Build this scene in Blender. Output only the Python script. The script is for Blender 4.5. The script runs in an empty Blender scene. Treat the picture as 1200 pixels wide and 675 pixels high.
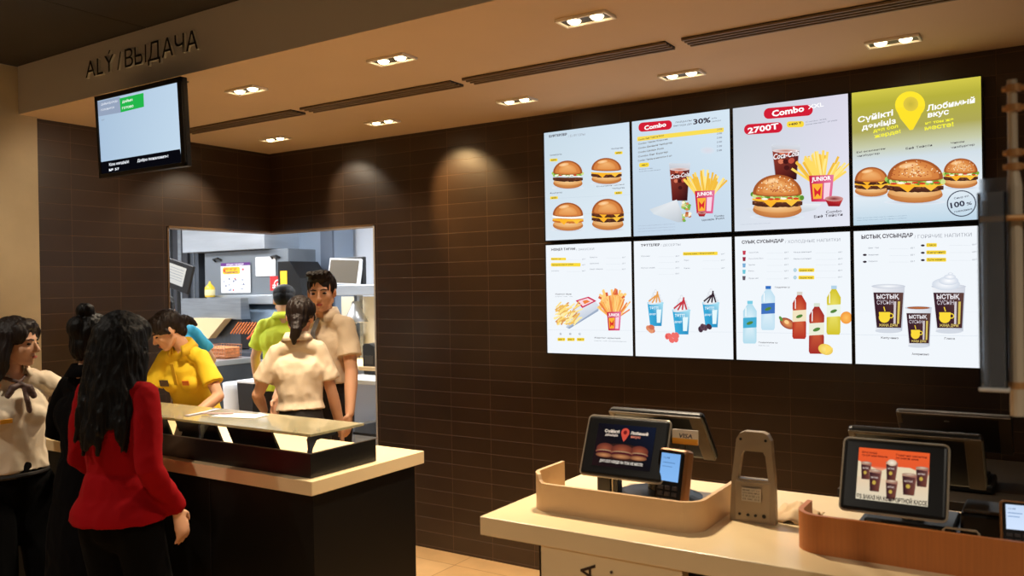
import bpy, bmesh, math, random
import numpy as np
from mathutils import Vector, Matrix, Euler, noise
R = math.radians
sc = bpy.context.scene
COL = sc.collection
random.seed(7)
H0 = 1.7

# ------------------------------------------------------------------ colour and materials
def lin(c):
    return tuple((v/255/12.92 if v/255 <= .04045 else ((v/255+.055)/1.055)**2.4) for v in c)
MATS = {}
def mat(name, rgb, rough=.5, metal=0., var=0., vscale=8., bump=0., bscale=60., emit=None, spec=.5, trans=0., alpha=1., stretch=(1, 1, 1), srgb=True, coat=0., sss=0.):
    if name in MATS: return MATS[name]
    m = bpy.data.materials.new(name); m.use_nodes = True
    nt = m.node_tree; b = nt.nodes['Principled BSDF']; L = nt.links.new
    c = lin(rgb) if srgb else rgb
    b.inputs['Base Color'].default_value = (*c, 1)
    b.inputs['Roughness'].default_value = rough
    b.inputs['Metallic'].default_value = metal
    b.inputs['Specular IOR Level'].default_value = spec
    b.inputs['Transmission Weight'].default_value = trans
    b.inputs['Alpha'].default_value = alpha
    b.inputs['Coat Weight'].default_value = coat
    if sss:
        b.inputs['Subsurface Weight'].default_value = sss
        b.inputs['Subsurface Radius'].default_value = (.02, .008, .004)
    if var or bump:
        tc = nt.nodes.new('ShaderNodeTexCoord'); mp = nt.nodes.new('ShaderNodeMapping')
        mp.inputs['Scale'].default_value = stretch
        L(tc.outputs['Object'], mp.inputs['Vector'])
    if var:
        n = nt.nodes.new('ShaderNodeTexNoise'); n.inputs['Scale'].default_value = vscale; n.inputs['Detail'].default_value = 5
        L(mp.outputs['Vector'], n.inputs['Vector'])
        r = nt.nodes.new('ShaderNodeMapRange'); r.inputs['From Min'].default_value = .3; r.inputs['From Max'].default_value = .7
        r.inputs['To Min'].default_value = 1-var; r.inputs['To Max'].default_value = 1+var
        L(n.outputs['Fac'], r.inputs['Value'])
        mx = nt.nodes.new('ShaderNodeMix'); mx.data_type = 'RGBA'; mx.blend_type = 'MULTIPLY'; mx.inputs[0].default_value = 1
        mx.inputs[6].default_value = (*c, 1); L(r.outputs['Result'], mx.inputs[7]); L(mx.outputs[2], b.inputs['Base Color'])
    if bump:
        n2 = nt.nodes.new('ShaderNodeTexNoise'); n2.inputs['Scale'].default_value = bscale; n2.inputs['Detail'].default_value = 4
        L(mp.outputs['Vector'], n2.inputs['Vector'])
        bp = nt.nodes.new('ShaderNodeBump'); bp.inputs['Strength'].default_value = bump; bp.inputs['Distance'].default_value = .01
        L(n2.outputs['Fac'], bp.inputs['Height']); L(bp.outputs['Normal'], b.inputs['Normal'])
    if emit:
        b.inputs['Emission Color'].default_value = (*c, 1); b.inputs['Emission Strength'].default_value = emit
    MATS[name] = m
    return m

def tile_mat(name, axis, base, dark, mortar, bw, rh, mort, px=0., pz=0., rough=.35, offset=0., bumpd=.002, ax2='Z'):
    m = bpy.data.materials.new(name); m.use_nodes = True
    nt = m.node_tree; b = nt.nodes['Principled BSDF']; L = nt.links.new
    g = nt.nodes.new('ShaderNodeNewGeometry'); s = nt.nodes.new('ShaderNodeSeparateXYZ'); L(g.outputs['Position'], s.inputs[0])
    a1 = nt.nodes.new('ShaderNodeMath'); a1.operation = 'ADD'; a1.inputs[1].default_value = px; L(s.outputs[axis], a1.inputs[0])
    a2 = nt.nodes.new('ShaderNodeMath'); a2.operation = 'ADD'; a2.inputs[1].default_value = pz; L(s.outputs[ax2], a2.inputs[0])
    c = nt.nodes.new('ShaderNodeCombineXYZ'); L(a1.outputs[0], c.inputs[0]); L(a2.outputs[0], c.inputs[1])
    br = nt.nodes.new('ShaderNodeTexBrick'); br.offset = offset; br.squash = 1
    br.inputs['Scale'].default_value = 1; br.inputs['Brick Width'].default_value = bw; br.inputs['Row Height'].default_value = rh
    br.inputs['Mortar Size'].default_value = mort; br.inputs['Mortar Smooth'].default_value = .3; br.inputs['Bias'].default_value = 0
    br.inputs['Color1'].default_value = (*lin(base), 1); br.inputs['Color2'].default_value = (*lin(dark), 1); br.inputs['Mortar'].default_value = (*lin(mortar), 1)
    L(c.outputs[0], br.inputs['Vector'])
    n = nt.nodes.new('ShaderNodeTexNoise'); n.inputs['Scale'].default_value = 7; n.inputs['Detail'].default_value = 6
    L(g.outputs['Position'], n.inputs['Vector'])
    r = nt.nodes.new('ShaderNodeMapRange'); r.inputs['To Min'].default_value = .8; r.inputs['To Max'].default_value = 1.2; L(n.outputs['Fac'], r.inputs['Value'])
    mx = nt.nodes.new('ShaderNodeMix'); mx.data_type = 'RGBA'; mx.blend_type = 'MULTIPLY'; mx.inputs[0].default_value = 1
    L(br.outputs['Color'], mx.inputs[6]); L(r.outputs['Result'], mx.inputs[7]); L(mx.outputs[2], b.inputs['Base Color'])
    b.inputs['Roughness'].default_value = rough
    bp = nt.nodes.new('ShaderNodeBump'); bp.inputs['Strength'].default_value = .6; bp.inputs['Distance'].default_value = bumpd; bp.invert = True
    L(br.outputs['Fac'], bp.inputs['Height']); L(bp.outputs['Normal'], b.inputs['Normal'])
    MATS[name] = m
    return m

def screen_mat():
    m = bpy.data.materials.new('screen_light'); m.use_nodes = True
    nt = m.node_tree; nt.nodes.clear(); L = nt.links.new
    o = nt.nodes.new('ShaderNodeOutputMaterial'); e = nt.nodes.new('ShaderNodeEmission'); a = nt.nodes.new('ShaderNodeVertexColor')
    a.layer_name = 'Col'; L(a.outputs['Color'], e.inputs['Color']); e.inputs['Strength'].default_value = 1.06; L(e.outputs[0], o.inputs[0])
    return m
SCR = screen_mat()
def print_mat():
    m = bpy.data.materials.new('printed_paper'); m.use_nodes = True
    nt = m.node_tree; b = nt.nodes['Principled BSDF']; a = nt.nodes.new('ShaderNodeVertexColor'); a.layer_name = 'Col'
    nt.links.new(a.outputs['Color'], b.inputs['Base Color']); b.inputs['Roughness'].default_value = .6
    return m
PRN = print_mat()

# ------------------------------------------------------------------ mesh helpers
def nb(): return bmesh.new()
def box(bm, lo, hi, bev=0., seg=2, M=None):
    r = bmesh.ops.create_cube(bm, size=1)
    vs = r['verts']
    c = [(a+b)/2 for a, b in zip(lo, hi)]; s = [abs(b-a) for a, b in zip(lo, hi)]
    for v in vs: v.co = Vector((v.co.x*s[0]+c[0], v.co.y*s[1]+c[1], v.co.z*s[2]+c[2]))
    allv = set(vs)
    if bev:
        es = list({e for v in vs for e in v.link_edges})
        rr = bmesh.ops.bevel(bm, geom=es, offset=bev, segments=seg, affect='EDGES', profile=.5)
        allv = {v for v in vs if v.is_valid} | set(rr['verts']) | {v for f in rr['faces'] for v in f.verts}
    if M is not None:
        for v in allv: v.co = M @ v.co
    return list(allv)
def prism(bm, pts, axis, a, b):
    # pts: 2-D outline; axis = extrusion axis
    def P(p, t):
        if axis == 'x': return (t, p[0], p[1])
        if axis == 'y': return (p[0], t, p[1])
        return (p[0], p[1], t)
    n = len(pts)
    v0 = [bm.verts.new(P(p, a)) for p in pts]; v1 = [bm.verts.new(P(p, b)) for p in pts]
    bm.faces.new(v0[::-1]); bm.faces.new(v1)
    for i in range(n): bm.faces.new((v0[i], v0[(i+1) % n], v1[(i+1) % n], v1[i]))
    return v0+v1
def tube(bm, pts, rad, n=10, caps=True):
    pts = [Vector(p) for p in pts]; rads = rad if isinstance(rad, (list, tuple)) else [rad]*len(pts)
    rings = []; up = None
    for i, p in enumerate(pts):
        d = (pts[min(i+1, len(pts)-1)]-pts[max(i-1, 0)]).normalized()
        if up is None: up = Vector((0, 0, 1)) if abs(d.z) < .9 else Vector((1, 0, 0))
        u = (up-d*up.dot(d)).normalized(); w = d.cross(u); up = u
        rings.append([bm.verts.new(p+(u*math.cos(2*math.pi*k/n)+w*math.sin(2*math.pi*k/n))*rads[i]) for k in range(n)])
    for a, b in zip(rings, rings[1:]):
        for k in range(n): bm.faces.new((a[k], a[(k+1) % n], b[(k+1) % n], b[k]))
    if caps: bm.faces.new(rings[0][::-1]); bm.faces.new(rings[-1])
def lathe(bm, prof, c=(0, 0, 0), n=24, M=None):
    rings = []
    for r, z in prof:
        ring = []
        for k in range(n):
            v = Vector((r*math.cos(2*math.pi*k/n), r*math.sin(2*math.pi*k/n), z))
            if M is not None: v = M @ v
            ring.append(bm.verts.new(v+Vector(c)))
        rings.append(ring)
    for a, b in zip(rings, rings[1:]):
        for k in range(n): bm.faces.new((a[k], a[(k+1) % n], b[(k+1) % n], b[k]))
    if prof[0][0] > 1e-4: bm.faces.new(rings[0][::-1])
    if prof[-1][0] > 1e-4: bm.faces.new(rings[-1])
def obj(name, bm, m, parent=None, smooth=False, kind=None, M=None):
    me = bpy.data.meshes.new(name)
    if M is not None: bmesh.ops.transform(bm, matrix=M, verts=bm.verts)
    bmesh.ops.recalc_face_normals(bm, faces=bm.faces)
    bm.to_mesh(me); bm.free()
    for mm in (m if isinstance(m, (list, tuple)) else [m]): me.materials.append(mm)
    if smooth: me.polygons.foreach_set('use_smooth', [True]*len(me.polygons))
    o = bpy.data.objects.new(name, me); COL.objects.link(o)
    if parent: o.parent = parent
    if kind: o['kind'] = kind
    return o
def thing(name, label, cat, loc=(0, 0, 0), rz=0, group=None):
    o = bpy.data.objects.new(name, None); COL.objects.link(o); o.empty_display_size = .05
    o.location = loc; o.rotation_euler = (0, 0, rz); o['label'] = label; o['category'] = cat
    if group: o['group'] = group
    return o
def tag(o, label, cat, group=None):
    o['label'] = label; o['category'] = cat
    if group: o['group'] = group
    return o
def structure(name, bm, m): return obj(name, bm, m, kind='structure')
def bxo(name, lo, hi, m, parent=None, bev=0., kind=None, M=None, smooth=False):
    bm = nb(); box(bm, lo, hi, bev, M=M); return obj(name, bm, m, parent, kind=kind, smooth=smooth)
_tcache = {}
def text_mesh(s, bold=0., extrude=0.):
    k = (s, bold, extrude)
    if k in _tcache: return _tcache[k]
    c = bpy.data.curves.new('t', 'FONT'); c.body = s; c.offset = bold; c.extrude = extrude; c.resolution_u = 2
    o = bpy.data.objects.new('t', c); COL.objects.link(o)
    bpy.context.view_layer.update()
    me = bpy.data.meshes.new_from_object(o.evaluated_get(bpy.context.evaluated_depsgraph_get()))
    vs = [tuple(v.co) for v in me.vertices]; fs = [tuple(p.vertices) for p in me.polygons]; ns = [tuple(p.normal) for p in me.polygons]
    bpy.data.objects.remove(o); bpy.data.curves.remove(c); bpy.data.meshes.remove(me)
    _tcache[k] = (vs, fs, ns)
    return _tcache[k]

# ------------------------------------------------------------------ flat picture on a screen or sheet
class Canvas:
    """flat coloured shapes; quad = the corners of the sheet in the drawing's own units (TL, TR, BR, BL)"""
    def __init__(s, w, h, quad=None, dims=None):
        s.w, s.h = w, h
        quad = quad or [(0, 0), (dims[0], 0), dims, (0, dims[1])]
        src = quad; dst = [(0, 0), (w, 0), (w, h), (0, h)]
        A = []; B = []
        for (x, y), (u, v) in zip(src, dst):
            A.append([x, y, 1, 0, 0, 0, -u*x, -u*y]); B.append(u)
            A.append([0, 0, 0, x, y, 1, -v*x, -v*y]); B.append(v)
        hh = np.linalg.solve(np.array(A, float), np.array(B, float)); s.Hm = np.append(hh, 1).reshape(3, 3)
        s.k = h/((quad[3][1]-quad[0][1]+quad[2][1]-quad[1][1])/2)
        s.V = []; s.F = []; s.C = []; s.z = 0
    def m(s, x, y):
        q = s.Hm @ np.array([x, y, 1.]); return q[0]/q[2], q[1]/q[2]
    def raw(s, pts, faces, cols):
        b = len(s.V); s.z += .00004
        for p in pts: s.V.append((min(max(p[0], 0), s.w), -min(max(p[1], 0), s.h), s.z))
        for f in faces: s.F.append(tuple(b+i for i in f))
        s.C += [(*lin(c), 1) for c in cols]
    def poly(s, pts, col):
        q = [s.m(*p) for p in pts]; cols = col if isinstance(col, list) else [col]*len(q)
        s.raw(q, [tuple(range(len(q)))], cols)
    def bg(s, ctl, cbl, ctr=None, cbr=None, n=1, stops=None):
        if stops:
            pts = []; cols = []; fs = []
            for i, (t, c) in enumerate(stops):
                pts += [(0, t*s.h), (s.w, t*s.h)]; cols += [c, c]
                if i: fs.append((2*i-2, 2*i-1, 2*i+1, 2*i))
            s.raw(pts, fs, cols); return
        s.raw([(0, 0), (s.w, 0), (s.w, s.h), (0, s.h)], [(0, 1, 2, 3)], [ctl, ctr or ctl, cbr or cbl, cbl])
    def ell(s, cx, cy, rx, ry, col, edge=None, rot=0, n=24, a0=0, a1=360):
        full = a1-a0 >= 360
        cr, sr = math.cos(R(rot)), math.sin(R(rot)); P = [(cx, cy)]
        for i in range(n+(0 if full else 1)):
            a = R(a0+(a1-a0)*i/n); x, y = rx*math.cos(a), ry*math.sin(a)
            P.append((cx+x*cr-y*sr, cy+x*sr+y*cr))
        q = [s.m(*p) for p in P]; m = len(P)-1
        s.raw(q, [(0, i, i+1) for i in range(1, m)]+([(0, m, 1)] if full else []), [col]+[edge or col]*m)
    def ring(s, cx, cy, r0, r1, col, ry=1., n=40):
        P = []
        for i in range(n):
            a = 2*math.pi*i/n; P += [(cx+r0*math.cos(a), cy+r0*ry*math.sin(a)), (cx+r1*math.cos(a), cy+r1*ry*math.sin(a))]
        q = [s.m(*p) for p in P]
        s.raw(q, [(2*i, 2*i+1, (2*i+3) % (2*n), (2*i+2) % (2*n)) for i in range(n)], [col]*len(q))
    def pill(s, x0, y0, x1, y1, col, r=None, rise=0.):
        """rounded bar from (x0,y0)-(x1,y1); rise = how far the right end is shifted up"""
        r = r or (y1-y0)/2; P = []
        for cx, cy, a in ((x1-r, y0+r, -90), (x1-r, y1-r, 0), (x0+r, y1-r, 90), (x0+r, y0+r, 180)):
            for k in range(6):
                t = R(a+18*k); P.append((cx+r*math.cos(t), cy+r*math.sin(t)))
        P = [(x, y-rise*(x-x0)/(x1-x0)) for x, y in P]
        s.poly(P, col)
    def line(s, x0, y0, x1, y1, w, col):
        dx, dy = x1-x0, y1-y0; l = math.hypot(dx, dy); nx, ny = -dy/l*w/2, dx/l*w/2
        s.poly([(x0+nx, y0+ny), (x1+nx, y1+ny), (x1-nx, y1-ny), (x0-nx, y0-ny)], col)
    def text(s, x, y, hgt, st, col, width=None, bold=0., rot=0., align='l', shear=0.):
        """x,y = left end of the base line in drawing units; hgt = capital height, width = total width (drawing units)"""
        vs, fs, _ = text_mesh(st, bold)
        if not vs: return
        xs = [v[0] for v in vs]; x0, x1 = min(xs), max(xs)
        u, v = s.m(x, y)
        sy = hgt*s.k/.7; sx = sy
        if width:
            u2, _v = s.m(x+width, y); sx = (u2-u)/(x1-x0)
        off = {'l': 0, 'c': (x1-x0)*sx/2, 'r': (x1-x0)*sx}[align]
        cr, sr = math.cos(R(rot)), math.sin(R(rot)); q = []
        for a in vs:
            X = (a[0]-x0)*sx-off+a[1]*sy*shear; Y = -a[1]*sy
            q.append((u+X*cr+Y*sr, v-X*sr+Y*cr))
        s.raw(q, fs, [col]*len(q))
    def build(s, name, m, parent, M):
        me = bpy.data.meshes.new(name); me.from_pydata(s.V, [], s.F); me.update()
        ca = me.color_attributes.new('Col', 'FLOAT_COLOR', 'POINT')
        ca.data.foreach_set('color', [c for col in s.C for c in col])
        me.transform(M); me.materials.append(m)
        o = bpy.data.objects.new(name, me); COL.objects.link(o); o.parent = parent
        return o
def facing(x, y, z, rz=0., tilt=0.):
    """sheet's upper-left corner at x,y,z; it looks towards -Y, then turned by rz and tilted back"""
    return Matrix.Translation((x, y, z)) @ Matrix.Rotation(rz, 4, 'Z') @ Matrix.Rotation(math.pi/2-tilt, 4, 'X')
# ------------------------------------------------------------------ palette
TAN = lambda: mat('pale_laminate', (238, 212, 165), .32, var=.05, vscale=3)
M_CEIL = mat('painted_ceiling', (206, 176, 140), .8, var=.03, vscale=2)
M_FASC = mat('fascia_paint', (222, 214, 202), .7, var=.03, vscale=2)
M_OUT = mat('dark_ceiling_panel', (52, 44, 36), .8, var=.1, vscale=2)
M_BEIGE = mat('beige_plaster', (190, 172, 140), .8, var=.08, vscale=4, bump=.15, bscale=30)
M_BLACK = mat('black_laminate', (8, 7, 6), .5, spec=.25)
M_BLKP = mat('black_plastic', (16, 15, 15), .35)
M_GREYP = mat('grey_plastic', (165, 145, 116), .45, var=.05)
M_DGREY = mat('dark_grey_plastic', (58, 50, 42), .4)
M_RIM = mat('silver_edge', (186, 174, 152), .4, metal=.3)
M_STEEL = mat('brushed_steel', (160, 166, 172), .38, metal=.85, var=.12, vscale=3, stretch=(1, 1, 14))
M_STEELD = mat('dark_steel', (92, 98, 106), .4, metal=.7, var=.15, vscale=3, stretch=(6, 1, 1))
M_WHITE = mat('white_enamel', (232, 234, 236), .5)
M_WHITEK = mat('white_wall_paint', (225, 230, 238), .6)
M_TRIM = mat('opening_edge_trim', (120, 92, 62), .4, metal=.3)
M_PAPER = mat('white_paper', (235, 235, 232), .7)
M_BULB = mat('warm_bulb', (255, 226, 175), .5, emit=14.)
M_WOOD = mat('oak_veneer', (198, 118, 58), .45, var=.07, vscale=5, stretch=(26, 26, 1))
M_CREAM = mat('cream_bentwood', (222, 184, 138), .45, var=.02, vscale=5)
T_BACK = tile_mat('brown_tile_main', 'X', (60, 42, 27), (53, 37, 23), (90, 66, 44), .302, .0915, .0016, px=3.846+.302*20, pz=.0915*10-2.401+2.379+.005)
T_LEFT = tile_mat('brown_tile_side', 'Y', (60, 42, 27), (53, 37, 23), (90, 66, 44), .302, .0915, .0016, px=-2.753+.302*20, pz=.0915*10-2.401+2.379+.005)
T_FLOOR = tile_mat('beige_floor_tile', 'X', (214, 172, 118), (204, 160, 106), (150, 108, 66), .6, .6, .003, px=12.1, pz=12.13, rough=.4, ax2='Y', bumpd=.001)

# ------------------------------------------------------------------ the room
XL, YW, ZC, ZO, YF = -4.89, 4.25, 2.693, 2.956, 2.44
bm = nb(); box(bm, (-10, -4, -.1), (3.6, 7.2, 0)); structure('floor', bm, T_FLOOR)
bm = nb(); box(bm, (-3.865, YW, 0), (3.6, YW+.12, ZC)); box(bm, (XL-.12, YW, 2.12), (-3.865, YW+.12, ZC)); structure('wall_back', bm, T_BACK)
bm = nb(); box(bm, (XL-.12, YF+.1, 0), (XL, 3.385, ZC)); box(bm, (XL-.12, 3.385, 2.12), (XL, YW, ZC)); structure('wall_left', bm, T_LEFT)
bm = nb(); box(bm, (XL-.12, -4, 0), (-4.85, YF+.1, ZO)); structure('wall_left_front', bm, M_BEIGE)
bm = nb(); box(bm, (-4.85, YF, ZC), (3.6, YF+.1, ZO+.1)); structure('trim_1', bm, M_FASC)
bm = nb(); box(bm, (XL-.12, YF+.1, ZC), (3.6, YW+.12, ZC+.1)); box(bm, (-4.85, YF+.001, ZC-.001), (3.6, YF+.1, ZC)); structure('ceiling', bm, M_CEIL)
bm = nb()
for i in range(7):
    for j in range(6):
        x0 = -4.85+1.2*i; y1 = YF-1.0*j
        box(bm, (x0+.003, y1-1.0+.003, ZO), (x0+1.2-.003, y1-.003, ZO+.04), .002, 1)
box(bm, (-4.85, -4, ZO+.012), (3.6, YF, ZO+.06))
structure('ceiling_outer', bm, M_OUT)
# metal edging round the opening
bm = nb(); t = .012
box(bm, (XL-.13, 3.385, 0), (XL+.004, 3.385+t, 2.12)); box(bm, (XL-.13, 3.385, 2.12-t), (XL+.004, YW+.0, 2.12))
structure('trim_2', bm, M_TRIM)
bm = nb(); box(bm, (XL-.13, YW-.004, 2.12-t), (-3.865, YW+.13, 2.12))
structure('trim_3', bm, M_TRIM)
bm = nb(); box(bm, (-3.865-t, YW-.004, 0), (-3.865, YW+.13, 2.12)); structure('trim_4', bm, mat('pale_edge', (200, 196, 190), .5))
# kitchen shell
M_TILEK = mat('pale_kitchen_wall', (205, 212, 220), .5)
bm = nb(); box(bm, (-10, 7.0, 0), (-2.6, 7.1, 2.8)); structure('wall_kitchen_back', bm, M_WHITEK)
bm = nb(); box(bm, (-10, 2.0, 0), (-9.9, 7.0, 2.8)); structure('wall_kitchen_left', bm, M_TILEK)
bm = nb(); box(bm, (-2.7, YW+.12, 0), (-2.6, 7.0, 2.8)); structure('wall_kitchen_right', bm, M_WHITEK)
bm = nb(); box(bm, (-9.9, 2.0, 0), (XL-.12, 2.1, 2.8)); structure('wall_kitchen_front', bm, M_TILEK)
bm = nb(); box(bm, (-10, 2.0, 2.8), (-5.01, 7.1, 2.9)); box(bm, (-5.01, YW+.12, 2.8), (-2.6, 7.1, 2.9)); structure('ceiling_kitchen', bm, M_WHITEK)

# ------------------------------------------------------------------ lettering on the fascia
sign = thing('lettering_sign', 'raised black lettering with pale edges on the grey fascia, reading ALÝ / ВЫДАЧА', 'sign', (-4.16, YF, 2.79))
M_LB = mat('letter_black', (10, 9, 9), .5); M_LS = mat('letter_pale_side', (235, 230, 216), .5)
cx = 0.
HL = .086
full = 'ALÝ/ВЫДАЧА'
adv = []
for ch in full:
    vs, fs, ns = text_mesh(ch, .0, .0)
    xs = [v[0] for v in vs]; adv.append(max(xs)-min(xs))
gap = .09; spaces = {3: .12, 4: .12}
tot = sum(adv)+gap*(len(full)-1)+sum(spaces.values())
sx = .905/tot; sy = HL/.7
for i, ch in enumerate(full):
    vs, fs, ns = text_mesh(ch, .0, .06)
    x0 = min(v[0] for v in vs)
    if i in spaces: cx += spaces[i]*sx
    bm = nb(); V = [bm.verts.new(((v[0]-x0)*sx+cx, -.0062-v[2]*.1, v[1]*sy)) for v in vs]
    bm.verts.ensure_lookup_table()
    for f, n in zip(fs, ns):
        try:
            ff = bm.faces.new([V[k] for k in f]); ff.material_index = 0 if n[2] > .9 else 1
        except ValueError: pass
    if ch == 'Ы':
        bm.free(); bm = nb(); W_ = adv[i]*sx; st = .011; yf, ybk = -.0122, -.0002
        def bar(x0, z0, x1, z1): box(bm, (cx+x0, yf, z0), (cx+x1, ybk, z1))
        bar(0, 0, st, HL); bar(W_-st, 0, W_, HL)
        cw = W_*.68; ch_ = HL*.56; P = []; Q = []
        for a in [90-180*k/10 for k in range(11)]:
            ca, sa = math.cos(R(a)), math.sin(R(a)); P.append((cw-ch_*.36+ch_*.36*ca, ch_/2+ch_/2*sa)); Q.append((cw-ch_*.36+(ch_*.36-st)*ca, ch_/2+(ch_/2-st)*sa))
        P = [(st, ch_)]+P+[(st, 0)]; Q = [(st, ch_-st)]+Q+[(st, st)]
        for y_ in (yf, ybk):
            vp = [bm.verts.new((cx+p[0], y_, p[1])) for p in P]; vq = [bm.verts.new((cx+p[0], y_, p[1])) for p in Q]
            for k in range(len(P)-1): bm.faces.new((vp[k], vp[k+1], vq[k+1], vq[k]))
            if y_ == yf: fp, fq = vp, vq
        for k in range(len(P)-1): bm.faces.new((fp[k], fp[k+1], vp[k+1], vp[k])); bm.faces.new((fq[k], fq[k+1], vq[k+1], vq[k]))
        bmesh.ops.recalc_face_normals(bm, faces=bm.faces)
        for f in bm.faces: f.material_index = 0 if abs(f.normal.y) > .9 and f.calc_center_median().y < -.01 else 1
    o = obj('letter', bm, [M_LB, M_LS], sign)
    cx += (adv[i]+gap)*sx

# ------------------------------------------------------------------ ceiling slot vents and downlights
M_SLOT = mat('vent_slot', (30, 22, 14), .7)
def vent(x0, x1, label):
    t = thing('ceiling_vent', label, 'air vent', ((x0+x1)/2, 3.315, ZC), group='slot vents in a row on the ceiling')
    hw = (x1-x0)/2
    bxo('vent_plate', (-hw, -.055, -.006), (hw, .055, -.0005), M_SLOT, t)
    for y in (-.052, -.019, .014, .047):
        bm = nb(); box(bm, (-hw, y-.004, -.013), (hw, y+.009, -.004), .001, 1); obj('slat', bm, mat('vent_slat', (120, 98, 72), .6), t)
vent(-4.58, -3.57, 'slot air vent in the lowered ceiling nearest the beige side wall')
vent(-3.50, -2.46, 'slot air vent in the lowered ceiling, second from the side wall')
vent(-2.39, -1.35, 'slot air vent in the lowered ceiling, third from the side wall')
vent(-1.28, -.20, 'slot air vent in the lowered ceiling, farthest right and partly out of frame')
M_RECESS = mat('recess_shade', (40, 34, 28), .5)
FR = [(-3.383, 2.80), (-2.429, 2.80), (-1.475, 2.80)]; BK = [(-4.343, 3.825), (-3.402, 3.825), (-2.44, 3.825), (-1.502, 3.825), (-.571, 3.825)]
nm = {0: 'twin recessed downlight in the front row, leftmost, near the hanging screen', 1: 'twin recessed downlight in the front row, middle one', 2: 'twin recessed downlight in the front row, rightmost, at the top edge'}
nk = {0: 'twin recessed downlight in the corner above the kitchen opening', 1: 'twin recessed downlight in the back row, second from the corner', 2: 'twin recessed downlight in the back row, third from the corner, left of the menu screens', 3: 'twin recessed downlight in the back row above the red combo menus', 4: 'twin recessed downlight in the back row above the yellow-green menu screen'}
def downlight(x, y, label, grp):
    t = thing('recessed_downlight', label, 'ceiling light', (x, y, ZC), group=grp)
    bm = nb(); w, d, r = .105, .05, .009
    box(bm, (-w, -d, -.012), (w, -d+r, 0), .002); box(bm, (-w, d-r, -.012), (w, d, 0), .002)
    box(bm, (-w, -d+r, -.012), (-w+r, d-r, 0), .002); box(bm, (w-r, -d+r, -.012), (w, d-r, 0), .002)
    obj('frame', bm, mat('white_trim_ring', (245, 236, 220), .4), t)
    bxo('recess_plate', (-w+r, -d+r, -.004), (w-r, d-r, 0), M_RECESS, t)  # flat dark plate, the shade of the recess put into its colour
    for s in (-.048, .048):
        bm = nb(); lathe(bm, [(.001, -.017), (.014, -.015), (.022, -.010), (.026, -.004), (.026, -.001)], (s, 0, 0), 16)
        obj('bulb', bm, M_BULB, t, smooth=True)
    return t
for i, (x, y) in enumerate(FR): downlight(x, y, nm[i], 'front row of downlights')
for i, (x, y) in enumerate(BK): downlight(x, y, nk[i], 'back row of downlights')
def spot(loc, aim, e, size, blend=.6, col=(1, .83, .61), rad=.03):
    l = bpy.data.lights.new('spot', 'SPOT'); l.energy = e; l.spot_size = R(size); l.spot_blend = blend; l.color = col; l.shadow_soft_size = rad
    o = bpy.data.objects.new('lamp_light', l); COL.objects.link(o); o.location = loc
    d = Vector(aim)-Vector(loc); o.rotation_euler = d.to_track_quat('-Z', 'Y').to_euler(); return o
def area(loc, sx, sy, e, col, rot=(0, 0, 0)):
    l = bpy.data.lights.new('area', 'AREA'); l.shape = 'RECTANGLE'; l.size = sx; l.size_y = sy; l.energy = e; l.color = col
    o = bpy.data.objects.new('area_light', l); COL.objects.link(o); o.location = loc; o.rotation_euler = rot; return o
# lamps of the fixtures
for x, y in FR:
    for s in (-.048, .048): spot((x+s, y, ZC-.03), (x+s*1.3, y-.15, 0), 84, 95, .8)
for i, (x, y) in enumerate(BK):
    spot((x+.048, y, ZC-.03), (x+.25, y-.05, 0), 22, 100, .8)
spot((-4.343-.048, 3.825, ZC-.03), (-4.89, 3.45, 2.0), 36, 62, .7)
spot((-4.30, 3.825, ZC-.03), (-4.02, 4.25, 2.25), 22, 58, .7)
spot((-3.402+.048, 3.825, ZC-.03), (-3.1, 4.25, 2.25), 52, 58, .7, col=(1, .66, .30))
spot((-3.402-.048, 3.825, ZC-.03), (-3.7, 4.25, 1.2), 9, 80, .8)
spot((-2.44-.048, 3.825, ZC-.03), (-2.8, 4.25, 1.3), 10, 80, .8)
spot((-3.383-.048, 2.80, ZC-.03), (-4.89, 2.7, 2.1), 40, 50, .8)
# general lighting of the customer hall and the kitchen
for p in ((-3.6, .6), (-1.4, .2), (.9, .8), (-3.8, -1.6), (0, -1.8)): spot((p[0], p[1], ZO-.02), (p[0], p[1]+.1, 0), 85, 125, .9, col=(1, .90, .76))
spot((-4.0, 1.9, ZO-.02), (-4.85, 1.9, 1.2), 16, 75, .8)
for p in ((-8.4, 5.0), (-6.4, 5.1), (-4.2, 5.6), (-6.6, 3.4)): area((p[0], p[1], 2.78), 1.3, .5, 56, (.93, .96, 1))
w = bpy.data.worlds.new('w'); sc.world = w; w.use_nodes = True
w.node_tree.nodes['Background'].inputs[0].default_value = (.9, .78, .62, 1); w.node_tree.nodes['Background'].inputs[1].default_value = .07

# ------------------------------------------------------------------ pick-up counter (left)
c = thing('pickup_counter', 'black service counter with thick pale top in front of the kitchen opening', 'counter', (-3.5, 2.45, 0))
bxo('countertop', (-1.34, -.315, .948), (1.235, .325, 1.0), TAN(), c, .002)
bm = nb(); box(bm, (-1.33, -.285, .08), (1.21, .29, .948), .001); box(bm, (-1.30, -.25, 0), (1.18, .26, .08)); obj('base', bm, M_BLACK, c)
for x in (-.75, -.05, .62):
    bxo('joint_strip', (x, -.2875, .09), (x+.006, -.284, .94), mat('joint_black', (4, 4, 4), .6), c)

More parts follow.
